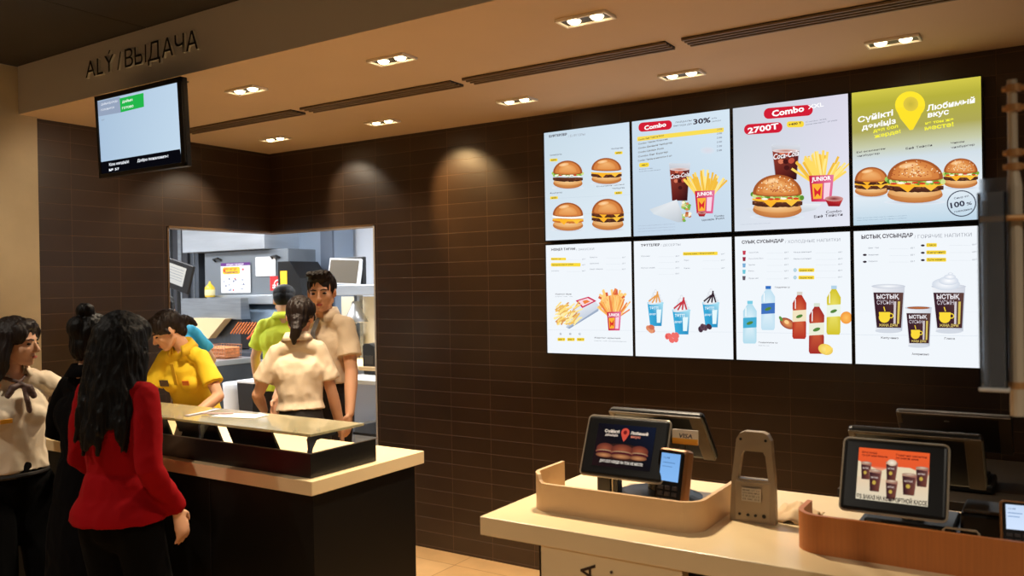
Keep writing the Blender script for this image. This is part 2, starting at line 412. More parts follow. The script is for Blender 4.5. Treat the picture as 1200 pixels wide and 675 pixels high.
d = thing('display_case', 'low black open tray on the pale counter with a tilted glass shelf above it', 'display case', (-3.0, 2.35, 1.0))
bm = nb()
x0, x1, y0, y1, hh, tt = -.72, .695, -.18, .18, .092, .008
box(bm, (x0, y0, 0), (x1, y0+tt, hh), .001, 1); box(bm, (x1-tt, y0+tt, 0), (x1, y1-tt, hh), .001, 1); box(bm, (x0, y0+tt, 0), (x0+tt, y1-tt, hh), .001, 1)
obj('tray', bm, M_BLKP, d)
bm = nb(); box(bm, (x0, y0-.002, hh-.003), (x1, y0, hh), 0); box(bm, (x1, y0, hh-.003), (x1+.002, y1, hh), 0); obj('tray_edge', bm, mat('tray_edge_pale', (96, 86, 76), .4), d)  # paler strip along the front and right top edges of the tray
M_GLASS = mat('counter_glass', (222, 214, 176), .06, trans=.62, spec=.9)
M_GLASS.node_tree.nodes['Principled BSDF'].inputs['IOR'].default_value = 1.45
bxo('glass_shelf', (-.71, -.16, .148), (.675, .125, .158), M_GLASS, d, .001)
for x in (-.60, .02, .655):
    bm = nb(); prism(bm, [(-.15, .146), (-.155, .136), (-.150, .10), (-.162, .06), (-.162, .008), (-.148, .008), (-.146, .06), (-.135, .10), (-.115, .128), (-.02, .136), (-.01, .146)], 'x', x-.006, x+.006)
    obj('bracket', bm, M_STEELD, d)
for i, (a, b) in enumerate(((-.52, -.24), (-.17, .10), (.17, .44))):
    bm = nb(); prism(bm, [(a-.05, .136), (b-.05, .136), (b+.03, .01), (a+.03, .01)], 'y', -.10, -.09); obj('divider', bm, M_BLKP, d)
def sheet(name, w, h, M, cols, label, cat, m=None, t=.0008, draw=None, dims=None):
    e = thing(name, label, cat, M.translation)
    e0 = M.copy(); e0.translation = (0, 0, 0)
    bm = nb(); box(bm, (0, -h, -t), (w, 0, 0)); obj('sheet', bm, mat('paper_back', (228, 228, 225), .7), e, M=e0)
    cv = Canvas(w, h, dims=dims or (100, 100*h/w)); cv.bg(cols, cols)
    if draw: draw(cv)
    cv.build('print', m or PRN, e, e0 @ Matrix.Translation((0, 0, .0002)))
    return e
def dr(cv):
    cv.poly([(10, 20), (90, 20), (90, 45), (10, 45)], (214, 92, 40)); cv.text(16, 40, 14, 'СӘЛЕМ', (250, 240, 225), 66, .02)
sheet('paper_note', .05, .11, facing(-3.22, 2.262, 1.122, 0, .35), (238, 232, 220), 'small white note with an orange band between the black dividers', 'note', draw=dr)
bm = nb(); box(bm, (-.11, -.05, 0), (.11, .05, .002), M=Matrix.Rotation(.25, 4, 'Z'))
o = obj('paper_sheet', bm, M_PAPER); o.location = (-2.93, 2.36, 1.159); tag(o, 'loose white sheet lying on the glass shelf of the counter', 'paper')
bm = nb(); box(bm, (-.008, -.07, 0), (.008, .07, .004), .001, M=Matrix.Rotation(-1.1, 4, 'Z'))
o = obj('plastic_strip', bm, mat('pinkish_plastic', (176, 140, 130), .4)); o.location = (-3.05, 2.34, 1.162); tag(o, 'narrow pinkish strip lying across the glass shelf beside the white sheet', 'strip')
bm = nb(); box(bm, (-.012, -.10, 0), (.012, .10, .003), .001, M=Matrix.Rotation(.2, 4, 'Z'))
o = obj('plastic_ruler', bm, mat('lilac_plastic', (186, 176, 186), .3)); o.location = (-3.16, 2.35, 1.159); tag(o, 'pale lilac strip lying front to back on the glass shelf', 'strip')

# ------------------------------------------------------------------ ordering counter (right)
c = thing('ordering_counter', 'pale ordering counter with thick top, carrying the payment screens', 'counter', (0, 2.45, 0))
bxo('countertop', (-1.478, -.38, .944), (2.2, .375, 1.0), TAN(), c, .003)
bxo('front_panel', (-1.266, -.375, .06), (-.835, -.33, .944), TAN(), c, .001)
bm = nb(); box(bm, (-1.30, -.33, .08), (2.1, .33, .944), .001); box(bm, (-1.26, -.28, 0), (2.06, .30, .08)); obj('base', bm, M_BLACK, c)
vs, fs, ns = text_mesh('KASSA', .012)
W = max(v[0] for v in vs); bm = nb(); s_ = .047/.7
V = [bm.verts.new((-1.09-v[1]*s_, -.3765, .918-(W-v[0])*s_)) for v in vs]
for f in fs: bm.faces.new([V[k] for k in f])
obj('lettering', bm, mat('lettering_dark', (48, 30, 20), .5), c)
bm = nb(); lathe(bm, [(.001, 0), (.004, 0), (.004, .003)], n=12, M=Matrix.Rotation(math.pi/2, 4, 'X')); o = obj('screw_cap', bm, mat('screw_dark', (50, 34, 24), .5), c, M=Matrix.Translation((-1.04, -.375, .905)))
bm = nb(); lathe(bm, [(.001, 0), (.004, 0), (.004, .003)], n=12, M=Matrix.Rotation(math.pi/2, 4, 'X')); o = obj('screw_cap', bm, mat('screw_dark', (50, 34, 24), .5), c, M=Matrix.Translation((-.865, -.375, .905)))

# bent wooden trays
def bent(path, hfun, th, m, name, label, base):
    """upright bent strip following path (closed thickness), its height given by hfun(t)"""
    t = thing(name, label, 'counter organiser', base)
    P = [Vector((p[0]-base[0], p[1]-base[1], 0)) for p in path]; n = len(P); bm = nb(); rows = []
    for i, p in enumerate(P):
        dd = (P[min(i+1, n-1)]-P[max(i-1, 0)]).normalized(); nn = Vector((-dd.y, dd.x, 0)); h = hfun(i/(n-1))
        rows.append([bm.verts.new(p-nn*th/2), bm.verts.new(p+nn*th/2), bm.verts.new(p+nn*th/2+Vector((0, 0, h))), bm.verts.new(p-nn*th/2+Vector((0, 0, h)))])
    for a, b in zip(rows, rows[1:]):
        for k in range(4): bm.faces.new((a[k], a[(k+1) % 4], b[(k+1) % 4], b[k]))
    bm.faces.new(rows[0]); bm.faces.new(rows[-1][::-1])
    obj('bent_wall', bm, m, t, smooth=False)
    return t
def rounded(x0, x1, y0, ya, yb, r, n=10):
    P = [(x0, ya)]
    P += [(x0+r-r*math.cos(R(90*k/n)), y0+r-r*math.sin(R(90*k/n))) for k in range(n+1)]
    P += [(x0+r+(x1-x0-2*r)*k/12, y0) for k in range(1, 12)]
    P += [(x1-r+r*math.sin(R(90*k/n)), y0+r-r*math.cos(R(90*k/n))) for k in range(n+1)]
    P += [(x1, yb)]
    return P
def hf1(t): return .092 + .018*max(0, 1-t/.28)**.5 if t < .28 else .092
def hstep(t):
    return .112 if t < .20 else (.112-.026*min(1, (t-.20)/.05) if t < .25 else .086)
bent(rounded(-1.385, -.845, 2.215, 2.42, 2.52, .06), hstep, .012, M_CREAM, 'bent_wood_organiser', 'cream bent strip organiser wrapped around the left payment screen', (-1.115, 2.215, 1.0))
bent(rounded(-.578, .05, 2.215, 2.36, 2.52, .06), lambda t: .098, .013, M_WOOD, 'bent_wood_organiser', 'brown wood bent strip organiser in front of the right payment screen', (-.26, 2.215, 1.0))
# ------------------------------------------------------------------ pictures on the screens
GRY = (120, 126, 140); DK = (52, 40, 52); YEL = (246, 214, 60); RED = (206, 30, 52); PALE = (176, 184, 198)
def words(cv, x, y, h, s, w, col=GRY): cv.text(x, y, h, s, col, w, .0)
def burger(cv, cx, cy, w, h, seed=0, lettuce=True, double=False, cheese=True, sesame=False, fish=False, onion=False):
    rnd = random.Random(seed)
    cv.ell(cx, cy+h*.50, w*.52, h*.06, (176, 186, 202), (222, 230, 238))
    cv.ell(cx, cy+h*.33, w*.47, h*.19, (226, 160, 92), (186, 112, 58))           # bottom bun
    cv.ell(cx, cy+h*.27, w*.455, h*.13, (244, 200, 142), (222, 160, 96))
    def band(y, hh, col, jag, amp=.5, x0=-.48, x1=.48, edge=None):
        n = 18; top = []; bot = []
        for i in range(n+1):
            u = x0+(x1-x0)*i/n; e = (1-(2*abs(u))**4*.6)
            top.append((cx+u*w, cy+h*(y-hh/2*e-.03*(2*u)**2))); bot.append((cx+u*w, cy+h*(y+hh/2*e*(1+amp*jag*rnd.uniform(-1, 1))-.03*(2*u)**2+.02)))
        P = top+bot[::-1]; cv.raw([cv.m(*p) for p in P], [(i, i+1, 2*n-i, 2*n+1-i) for i in range(n)], [col]*(n+1)+[edge or col]*(n+1))
    def patty(y):
        band(y, .13, (104, 58, 38), .3, edge=(66, 34, 24))
        for k in range(16):
            cv.ell(cx+w*rnd.uniform(-.42, .42), cy+h*(y+rnd.uniform(-.04, .04)), w*.022, h*.016, rnd.choice([(140, 84, 56), (60, 30, 22), (120, 64, 42)]))
    def chs(y):
        band(y, .05, (248, 184, 52), .2); cv.poly([(cx-w*.30, cy+h*y), (cx+w*.02, cy+h*y), (cx-w*.12, cy+h*(y+.17))], (250, 178, 44))
        cv.poly([(cx+w*.12, cy+h*y), (cx+w*.42, cy+h*(y-.02)), (cx+w*.27, cy+h*(y+.14))], (252, 192, 62))
    if fish: band(.16, .15, (222, 140, 62), .3, edge=(196, 108, 40)); chs(.14); band(.03, .08, (250, 246, 236), .6)
    else:
        patty(.19)
        if cheese: chs(.11)
        if double: patty(.04); chs(-.03)
    if lettuce:
        band(.02, .09, (238, 226, 196), .5)
        for k in range(26):
            u = -.47+.94*k/25; cv.ell(cx+u*w, cy+h*(.02+rnd.uniform(-.05, .04)), w*.045, h*.062, rnd.choice([(122, 172, 62), (160, 200, 88), (92, 144, 48), (206, 220, 140)]), rot=rnd.uniform(0, 90), n=8)
        for k in range(7):
            u = -.36+.72*k/6; cv.ell(cx+u*w, cy+h*(.06+rnd.uniform(-.02, .03)), w*.06, h*.025, rnd.choice([(206, 66, 44), (250, 244, 230)]), n=8)
    if onion:
        for k in range(6): cv.ell(cx-w*.35+w*.14*k, cy-h*.02, w*.05, h*.022, rnd.choice([(150, 70, 110), (250, 244, 236)]), n=8)
    # crown
    n = 22; yb = -.04
    for sc_, col, ed in ((1., (206, 124, 62), (160, 84, 40)), (.86, (222, 146, 78), (206, 124, 62)), (.6, (238, 176, 110), (222, 146, 78))):
        dy = (1-sc_)*.10; P = [(cx, cy+h*(yb-.2-dy*.6))]
        for i in range(n+1):
            a = math.pi*(1+i/n); P.append((cx+w*.47*sc_*math.cos(a), cy+h*(yb-dy)+h*.44*sc_*math.sin(a)))
        for i in range(1, 10):
            a = math.pi*i/10; P.append((cx+w*.47*sc_*math.cos(a), cy+h*(yb-dy)+h*.07*sc_*math.sin(a)))
        cv.raw([cv.m(*p) for p in P], [(0, i, i+1) for i in range(1, len(P)-1)]+[(0, len(P)-1, 1)], [col]+[ed]*(len(P)-1))
    cv.ell(cx-w*.12, cy-h*.33, w*.16, h*.06, (252, 214, 166), (236, 172, 106), rot=-10)
    if sesame:
        for k in range(70):
            a = rnd.uniform(.08, math.pi-.08); r = rnd.uniform(.1, .95)
            cv.ell(cx-w*.45*r*math.cos(a), cy-h*.06-h*.40*r*math.sin(a), w*.013, h*.014, rnd.choice([(252, 232, 196), (246, 214, 160), (166, 78, 44), (182, 92, 54)]), n=6)
def fries(cv, cx, y, w, h, box=True, seed=1, col=((250, 214, 98), (238, 186, 64), (252, 228, 140)), word='JUNIOR'):
    rnd = random.Random(seed)
    for k in range(46):
        u = rnd.uniform(-1, 1); x0 = cx+u*w*.24; y0 = y+h*.10; l = h*rnd.uniform(.38, .60)*(1-.22*abs(u)); a = u*.85+rnd.uniform(-.25, .25)
        cv.line(x0, y0, x0+l*math.sin(a), y0-l*math.cos(a), w*.052, rnd.choice(col))
    cv.poly([(cx-w*.27, y), (cx+w*.27, y-h*.02), (cx+w*.22, y+h*.5), (cx-w*.21, y+h*.5)], [(198, 34, 66), (226, 120, 160), (222, 96, 140), (196, 30, 58)])
    cv.poly([(cx-w*.20, y+h*.16), (cx+w*.03, y+h*.15), (cx+w*.01, y+h*.44), (cx-w*.17, y+h*.45)], (248, 178, 54))
    cv.poly([(cx+w*.06, y+h*.14), (cx+w*.20, y+h*.13), (cx+w*.17, y+h*.45), (cx+w*.05, y+h*.45)], (244, 208, 224))
    cv.poly([(cx-w*.16, y+h*.22), (cx-w*.08, y+h*.30), (cx, y+h*.2), (cx-w*.02, y+h*.4), (cx-w*.08, y+h*.34), (cx-w*.14, y+h*.42)], (214, 40, 48))
    cv.text(cx-w*.21, y+h*.11, h*.075, word, (255, 255, 255), w*.42, .03)
def cola(cv, cx, y0, y1, w):
    cv.poly([(cx-w*.5, y0), (cx+w*.5, y0), (cx+w*.38, y1), (cx-w*.34, y1)], [(206, 210, 218), (214, 218, 226), (70, 24, 24), (84, 30, 28)])
    yt = y0+(y1-y0)*.16
    cv.poly([(cx-w*.46, yt), (cx+w*.46, yt), (cx+w*.36, y1-3), (cx-w*.32, y1-3)], [(150, 62, 48), (98, 34, 34), (42, 14, 18), (96, 26, 24)])
    rnd = random.Random(3)
    for k in range(9): cv.ell(cx+w*rnd.uniform(-.3, .26), y0+(y1-y0)*rnd.uniform(.2, .7), w*.10, w*.09, rnd.choice([(190, 82, 62), (128, 44, 38), (214, 120, 90), (70, 24, 24)]), n=8)
    cv.ell(cx, yt, w*.46, w*.07, (190, 120, 96), (226, 214, 214)); cv.ring(cx, y0, w*.46, w*.5, (214, 220, 228), .16)
    cv.text(cx-w*.44, y0+(y1-y0)*.42, w*.19, 'Coca-Cola', (250, 246, 248), w*.9, .02, rot=4, shear=.25)
def dip(cv, cx, cy, w):
    cv.poly([(cx-w*.5, cy), (cx+w*.5, cy), (cx+w*.3, cy+w*.42), (cx-w*.3, cy+w*.42)], [(186, 40, 44), (206, 70, 66), (150, 24, 34), (140, 20, 30)])
    cv.ell(cx, cy, w*.5, w*.15, (120, 26, 26), (214, 150, 146))
def head(cv, x, y, w, a, b, h=11, wa=.5):
    cv.text(x, y, h, a, DK, w*wa, .03); cv.text(x+w*wa+6, y-1, h*.95, '/ '+b, (146, 150, 160), w*(1-wa)-6, -.005)
def rows(cv, x0, x1, ys, names, price='650 T', col=GRY, rise=0, hl=()):
    for i, (y, n_) in enumerate(zip(ys, names)):
        if i in hl: cv.pill(x0-4, y-11, x0+(x1-x0)*.42, y+3, YEL, 4, rise)
        if n_: cv.text(x0, y, 6.5, n_, DK if i in hl else col, min((x1-x0)*.36, 5.2*len(n_)), .0)
        if price: cv.text(x1-22, y-rise*.9, 6.5, price, GRY, 20, .0)
        if price: cv.line(x0+(x1-x0)*.45, y, x1-30, y, .8, (206, 212, 220))
def screen_frame(t, w, h, bezel, depth, m=None):
    m = m or M_BLKP
    bm = nb(); box(bm, (-bezel, 0, -h-bezel), (w+bezel, depth, bezel), .003)
    obj('housing', bm, m, t)
    bm = nb()
    for a in (((-bezel, -.006, 0), (w+bezel, 0.002, bezel)), ((-bezel, -.006, -h-bezel), (w+bezel, 0.002, -h)), ((-bezel, -.006, -h), (0, 0.002, 0)), ((w, -.006, -h), (w+bezel, 0.002, 0))): box(bm, *a)
    obj('bezel', bm, m, t)
def menu(ix, iz, label, quad, draw):
    X = [-2.488, -1.933, -1.375, -.807][ix]; X2 = [-1.947, -1.391, -.823, -.276][ix]
    Z = [2.571, 1.922][iz]; w_, h_ = X2-X, .622
    t = thing('menu_display', label, 'menu screen', (X, YW-.06, Z), group='lit menu screens on the tiled wall')
    screen_frame(t, w_, h_, .0065, .06)
    cv = Canvas(w_, h_, quad); draw(cv)
    cv.build('screen', SCR, t, Matrix.Translation((0, -.0015, 0)) @ Matrix.Rotation(math.pi/2, 4, 'X'))
PL = (206, 222, 236); PW = (236, 241, 246); PB = (220, 230, 240)
def d1(cv):
    cv.bg((196, 214, 226), (214, 226, 236), (206, 222, 236), (220, 232, 240)); cv.line(30, 455, 465, 430, .8, (186, 200, 214)); cv.line(30, 530, 465, 522, .8, (190, 204, 216))
    head(cv, 48, 147, 185, 'БУРГЕРЛЕР', 'БУРГЕРЫ', 11, .5)
    for x, y, s, a in ((52, 240, 'Чикенбургер', 'l'), (365, 208, 'Чизбургер', 'l'), (54, 430, 'Фишбургер', 'l'), (372, 405, 'Чизбургер', 'l')): cv.text(x, y, 7, s, DK, 62)
    cv.text(292, 395, 6, 'Екі еселенген / Двойной', DK, 140)
    for x, y in ((52, 254), (384, 218), (54, 443), (382, 417)):
        cv.pill(x, y, x+40, y+14, YEL, 4, 2); cv.text(x+8, y+11, 8, '650', DK, 24, .02)
    burger(cv, 145, 330, 160, 140, 1, True, False, False); burger(cv, 343, 312, 162, 130, 2, False, False)
    burger(cv, 147, 540, 165, 140, 3, False, fish=True); burger(cv, 350, 527, 170, 155, 4, False, True)
def d2(cv):
    cv.bg((200, 218, 232), (190, 208, 226), (210, 226, 238), (196, 214, 230))
    cv.pill(56, 98, 226, 144, RED, 20, 14); cv.text(86, 134, 21, 'Combo', (255, 255, 255), 112, .035, rot=3)
    cv.text(245, 100, 7, 'ПАЙДАЛЫ', DK, 82); cv.text(235, 118, 7, 'ВЫГОДА ДО', DK, 92); cv.text(335, 106, 24, '30%', DK, 88, .03); cv.text(428, 80, 7, 'дейін', GRY, 26); cv.text(428, 95, 7, 'үнемде', GRY, 48)
    cv.pill(50, 168, 490, 190, (244, 216, 84), 4, 46)
    for i, s in enumerate(('Combo Биф Тейсти Ролл', 'Combo Чикен Классик', 'Combo Двойной Чизбургер', 'Combo Цезарь Ролл', 'Combo Биг Бургер', 'Combo Чикен и наггетсы 5 шт')):
        y = 186+i*21; cv.text(56, y, 8, s, (92, 76, 60), 130+(i % 3)*22, .012, rot=3); cv.text(456, y-50, 8, '2100', (104, 104, 120), 26, .01)
    cv.ell(410, 236, 38, 18, (216, 214, 224), (208, 222, 234)); cv.pill(62, 298, 112, 320, YEL, 8, 3); cv.text(72, 314, 9, '+400 T', DK, 32, .02)
    cv.text(62, 332, 5, 'Әмбебап жинақ', GRY, 70); cv.text(62, 343, 5, 'Combo XXL по цене обычного', GRY, 110)
    cola(cv, 268, 300, 485, 108); fries(cv, 398, 438, 190, 220, seed=4)
    dip(cv, 384, 545, 44)
    cv.poly([(118, 528), (256, 480), (300, 590), (262, 592), (140, 552)], [(206, 214, 220), (228, 230, 234), (176, 184, 190), (190, 198, 206), (214, 222, 228)])
    rnd = random.Random(5)
    for k in range(34):
        a = rnd.uniform(-1.5, 1.7); r = rnd.uniform(.3, 1); cv.ell(288+r*42*math.cos(a), 535+r*52*math.sin(a)*-1, 9, 7, rnd.choice([(122, 176, 70), (160, 200, 96), (206, 142, 84), (250, 240, 214), (188, 96, 60), (224, 214, 150)]), n=7)
    cv.text(448, 566, 9, 'Combo', DK, 50, .01); cv.text(386, 586, 9, 'Цезарь Ролл', DK, 112, .01, rot=2)
    for y in (612, 626, 640): cv.text(60, y, 3.5, 'Толық ақпаратты қызметкерден біле аласыз. Подробности на кассе.', (150, 160, 178), 190)
def d3(cv):
    cv.bg((196, 204, 214), (214, 222, 232), (216, 212, 228), (224, 226, 238))
    cv.pill(162, 92, 386, 142, RED, 24, 18); cv.text(200, 130, 27, 'Combo', (255, 255, 255), 148, .035, rot=3); cv.text(364, 96, 18, 'XXL', (255, 255, 255), 72, .02, rot=4)
    cv.pill(72, 166, 248, 214, RED, 23, 12); cv.text(90, 208, 26, '2700T', (255, 255, 255), 142, .03, rot=3)
    cv.pill(268, 152, 346, 180, YEL, 11, 2); cv.text(276, 172, 10, '+400 T', DK, 60, .03, rot=2); cv.text(354, 158, 6, 'Combo XXL', GRY, 98, rot=2); cv.text(354, 170, 6, 'сусын мен картоп фри үлкен', GRY, 144, rot=2)
    cola(cv, 264, 262, 420, 132)
    cv.poly([(75, 556), (245, 530), (430, 532), (400, 560), (250, 592), (130, 584)], [(214, 220, 226), (224, 228, 234), (232, 236, 240), (206, 212, 220), (198, 206, 214), (202, 210, 218)])
    fries(cv, 428, 402, 210, 240, seed=9)
    burger(cv, 228, 494, 240, 200, 11, True, False, True, True); dip(cv, 488, 508, 84)
    cv.text(452, 576, 12, 'Combo', DK, 72, .01, rot=2); cv.text(398, 598, 12, 'Биф Тейсти', DK, 130, .01, rot=2)
    cv.text(60, 632, 4, 'Ұсыныс шектеулі. Предложение ограничено.', (176, 184, 200), 140)
def d4(cv):
    cv.bg(0, 0, stops=[(0, (206, 196, 72)), (.10, (178, 172, 60)), (.30, (170, 164, 84)), (.42, (196, 200, 168)), (.52, (206, 218, 226)), (.75, (226, 234, 240)), (1, (186, 210, 226))])
    cv.ell(278, 138, 66, 58, (252, 226, 48)); cv.poly([(214, 150), (342, 143), (322, 190), (292, 244), (278, 246), (236, 196)], (250, 222, 44)); cv.ell(281, 134, 33, 31, (196, 178, 62), (222, 198, 66))
    cv.text(50, 214, 23, 'Сүйікті', (255, 255, 252), 156, .03, rot=6, shear=.12); cv.text(68, 246, 22, 'дәміңіз', (255, 255, 252), 150, .03, rot=6, shear=.12)
    cv.text(118, 256, 14, 'дәл сол', (246, 240, 62), 110, .03, rot=6); cv.text(122, 280, 15, 'жерде!', (246, 240, 62), 118, .03, rot=6)
    cv.text(352, 164, 23, 'Любимый', (255, 255, 252), 212, .03, rot=4, shear=.12); cv.text(356, 192, 22, 'вкус', (255, 255, 252), 94, .03, rot=4, shear=.12)
    cv.text(346, 222, 11, 'на том же', (246, 240, 62), 126, .04, rot=3); cv.text(344, 247, 18, 'месте!', (246, 240, 62), 128, .03, rot=3)
    cv.text(46, 346, 8, 'Екі еселенген', DK, 126, .01, rot=3); cv.text(48, 362, 8, 'чизбургер', DK, 100, .01, rot=3); cv.text(262, 330, 9, 'Биф Тейсти', DK, 116, .01, rot=3); cv.text(460, 306, 8, 'Чикен', DK, 60, .01, rot=3); cv.text(462, 325, 8, 'чизбургер', DK, 104, .01, rot=3)
    burger(cv, 112, 466, 155, 128, 21, False, True); burger(cv, 506, 430, 160, 130, 23, True, False, True, True, onion=True)
    burger(cv, 306, 462, 262, 190, 22, True, False, True, True)
    cv.ring(513, 564, 60, 65, (60, 66, 84), .88); cv.text(480, 546, 8, 'Сиыр еті', (80, 84, 100), 66, .01, rot=8); cv.text(466, 584, 22, '100', (50, 52, 70), 64, .03, rot=8); cv.text(536, 572, 12, '%', (50, 52, 70), 24, .02, rot=8); cv.text(482, 604, 8, 'говядина', (80, 84, 100), 80, .01, rot=8)
    for y in (628, 638): cv.text(52, y, 3.6, 'Ұсыныс шектеулі. Предложение ограничено. Подробности у сотрудников.', (132, 152, 172), 220)
def d5(cv):
    cv.bg(PW, PW, PW, PW); cv.line(40, 515, 530, 516, .9, (196, 206, 218))
    head(cv, 62, 72, 246, 'ЖЕҢІЛ ТАҒАМ', 'ЗАКУСКИ', 12, .56)
    rows(cv, 66, 262, [122, 154, 188], ['Картоп фри', 'Картоп ауылша', 'Наггетсы'], hl=(0, 1)); rows(cv, 284, 490, [112, 146, 178], ['Креветки', 'Қанатшалар', 'Ірімшік таяқшасы'])
    cv.pill(64, 140, 232, 160, YEL, 4); cv.text(70, 154, 7, 'Қытырлақ картоп үлкен', DK, 120, .01)
    cv.text(90, 318, 7, 'Картоп фри', DK, 90, .01); cv.text(90, 330, 4, 'Картофель фри', GRY, 96)
    cv.poly([(215, 400), (340, 378), (335, 408), (170, 508), (150, 500)], [(206, 214, 226), (190, 200, 214), (146, 164, 190), (120, 140, 172), (200, 208, 220)])
    cv.poly([(170, 380), (300, 335), (345, 385), (215, 475)], [(236, 238, 242), (226, 230, 236), (206, 214, 226), (190, 200, 216)])
    cv.poly([(205, 350), (278, 328), (324, 352), (244, 392)], (206, 40, 84)); cv.poly([(220, 352), (274, 336), (308, 353), (246, 382)], (244, 214, 220)); cv.poly([(244, 352), (270, 346), (288, 356), (256, 370)], (236, 128, 60))
    rnd = random.Random(8)
    for k in range(70):
        x = rnd.uniform(80, 205); y = rnd.uniform(385, 490); a = rnd.uniform(-1.1, -.3)
        cv.line(x, y, x+48*math.cos(a), y+42*math.sin(a), 8, rnd.choice([(250, 220, 130), (236, 186, 92), (252, 232, 160), (214, 150, 84)]))
    for k in range(24): cv.line(350+rnd.uniform(-10, 120), 390, 350+rnd.uniform(-15, 145), 280+rnd.uniform(0, 60), 13, rnd.choice([(246, 180, 92), (232, 130, 70), (252, 206, 124), (214, 96, 60)]))
    cv.ell(420, 360, 62, 42, (238, 150, 80), (250, 196, 120)); fries(cv, 427, 414, 150, 205, seed=3, col=((246, 180, 92), (232, 130, 70), (252, 206, 124)))
    for i in range(3):
        cv.pill(106+i*55, 558, 150+i*55, 576, YEL, 5); cv.text(112+i*55, 571, 8, '550 T', DK, 34, .02); cv.ell(124+i*55, 536, 7, 8, (214, 220, 228)); cv.text(119+i*55, 540, 7, 'SML'[i], DK, 9)
    cv.text(318, 560, 7, 'Картоп ауылша', DK, 146, .01); cv.text(318, 576, 4, 'Картофель по-деревенски', GRY, 180)
def cup(cv, cx, y0, y1, w, col, swirl):
    a, b = col
    cv.poly([(cx-w*.5, y0), (cx+w*.5, y0), (cx+w*.40, y1), (cx-w*.32, y1)], [a, (170, 224, 240), b, a]); cv.ell(cx, y0, w*.53, w*.10, (236, 246, 250), (150, 214, 236))
    cv.poly([(cx+w*.08, y0+(y1-y0)*.30), (cx+w*.38, y0+(y1-y0)*.28), (cx+w*.32, y0+(y1-y0)*.86), (cx+w*.10, y0+(y1-y0)*.86)], (226, 244, 248)); cv.text(cx-w*.36, y0+(y1-y0)*.28, w*.16, 'ТӘТТІ', (240, 252, 255), w*.56, .02); cv.text(cx-w*.38, y0+(y1-y0)*.52, w*.13, 'десерт', (240, 252, 255), w*.42, .01)
    h = w*.9
    for k, (dx, dy, rx) in enumerate(((0, -.06, .48), (-.03, -.26, .40), (.03, -.46, .30), (.0, -.64, .19), (.02, -.80, .09))): cv.ell(cx+dx*w, y0+dy*h, rx*w, h*.15, (250, 250, 250), (214, 220, 228), rot=-12)
    for k, (x0, y_, x1, y2) in enumerate(((-.42, -.1, .02, -.50), (-.2, .0, .12, -.62), (.06, -.02, .14, -.80), (.30, -.04, .12, -.70))): cv.line(cx+x0*w, y0+y_*h, cx+x1*w, y0+y2*h, w*.09, swirl)
def d6(cv):
    cv.bg(PW, PW, PW, PW); cv.line(35, 512, 550, 512, .9, (196, 206, 218))
    head(cv, 60, 66, 212, 'ТӘТТІЛЕР', 'ДЕСЕРТЫ', 12, .48)
    rows(cv, 62, 268, [120, 150, 182, 212], ['Мороженое', '', 'Пирожок с вишней', '']); rows(cv, 292, 510, [110, 142, 184], ['Балмұздақ карамель', 'Пирог', 'Пончик'], hl=(0,)); cv.pill(286, 96, 470, 114, YEL, 3, 2); cv.text(292, 109, 7, 'Балмұздақ / Мороженое', DK, 160, .01)
    cup(cv, 140, 362, 482, 84, ((60, 170, 214), (40, 140, 190)), (228, 158, 80)); cup(cv, 278, 400, 525, 94, ((60, 170, 214), (40, 140, 190)), (196, 52, 64)); cup(cv, 434, 362, 488, 88, ((60, 170, 214), (40, 140, 190)), (52, 34, 44))
    rnd = random.Random(2)
    for cx, cy, cols in ((100, 490, ((206, 112, 84), (226, 150, 110))), (230, 540, ((214, 60, 62), (236, 110, 104))), (404, 494, ((70, 48, 62), (104, 76, 90)))):
        for k in range(6): cv.ell(cx+rnd.uniform(-26, 26), cy+rnd.uniform(-16, 18), 17, 13, rnd.choice(cols), rnd.choice(cols), rot=rnd.uniform(0, 90), n=9)
def bottle(cv, cx, y0, y1, w, liq, cap, labc, tint):
    h = y1-y0
    cv.poly([(cx-w*.2, y0), (cx+w*.2, y0), (cx+w*.2, y0+h*.07), (cx-w*.2, y0+h*.07)], cap)
    P = [(-.16, .07), (.16, .07), (.34, .16), (.5, .24), (.5, .36), (.44, .42), (.44, .60), (.5, .66), (.5, .95), (.42, 1), (-.42, 1), (-.5, .95), (-.5, .66), (-.44, .60), (-.44, .42), (-.5, .36), (-.5, .24), (-.34, .16)]
    Q = [(cx, y0+h*.5)]+[(cx+a*w, y0+b*h) for a, b in P]
    cv.raw([cv.m(*p) for p in Q], [(0, i, i+1) for i in range(1, len(P))]+[(0, len(P), 1)], [tint]+[liq]*len(P))
    cv.poly([(cx-w*.5, y0+h*.40), (cx+w*.5, y0+h*.38), (cx+w*.5, y0+h*.62), (cx-w*.5, y0+h*.64)], labc)
    cv.line(cx-w*.30, y0+h*.12+8, cx-w*.30, y0+h*.36, w*.06, (250, 250, 250)); cv.ell(cx, y0+h*.52, w*.26, w*.12, (84, 130, 60) if labc[2] < 235 else liq, rot=-20, n=10)
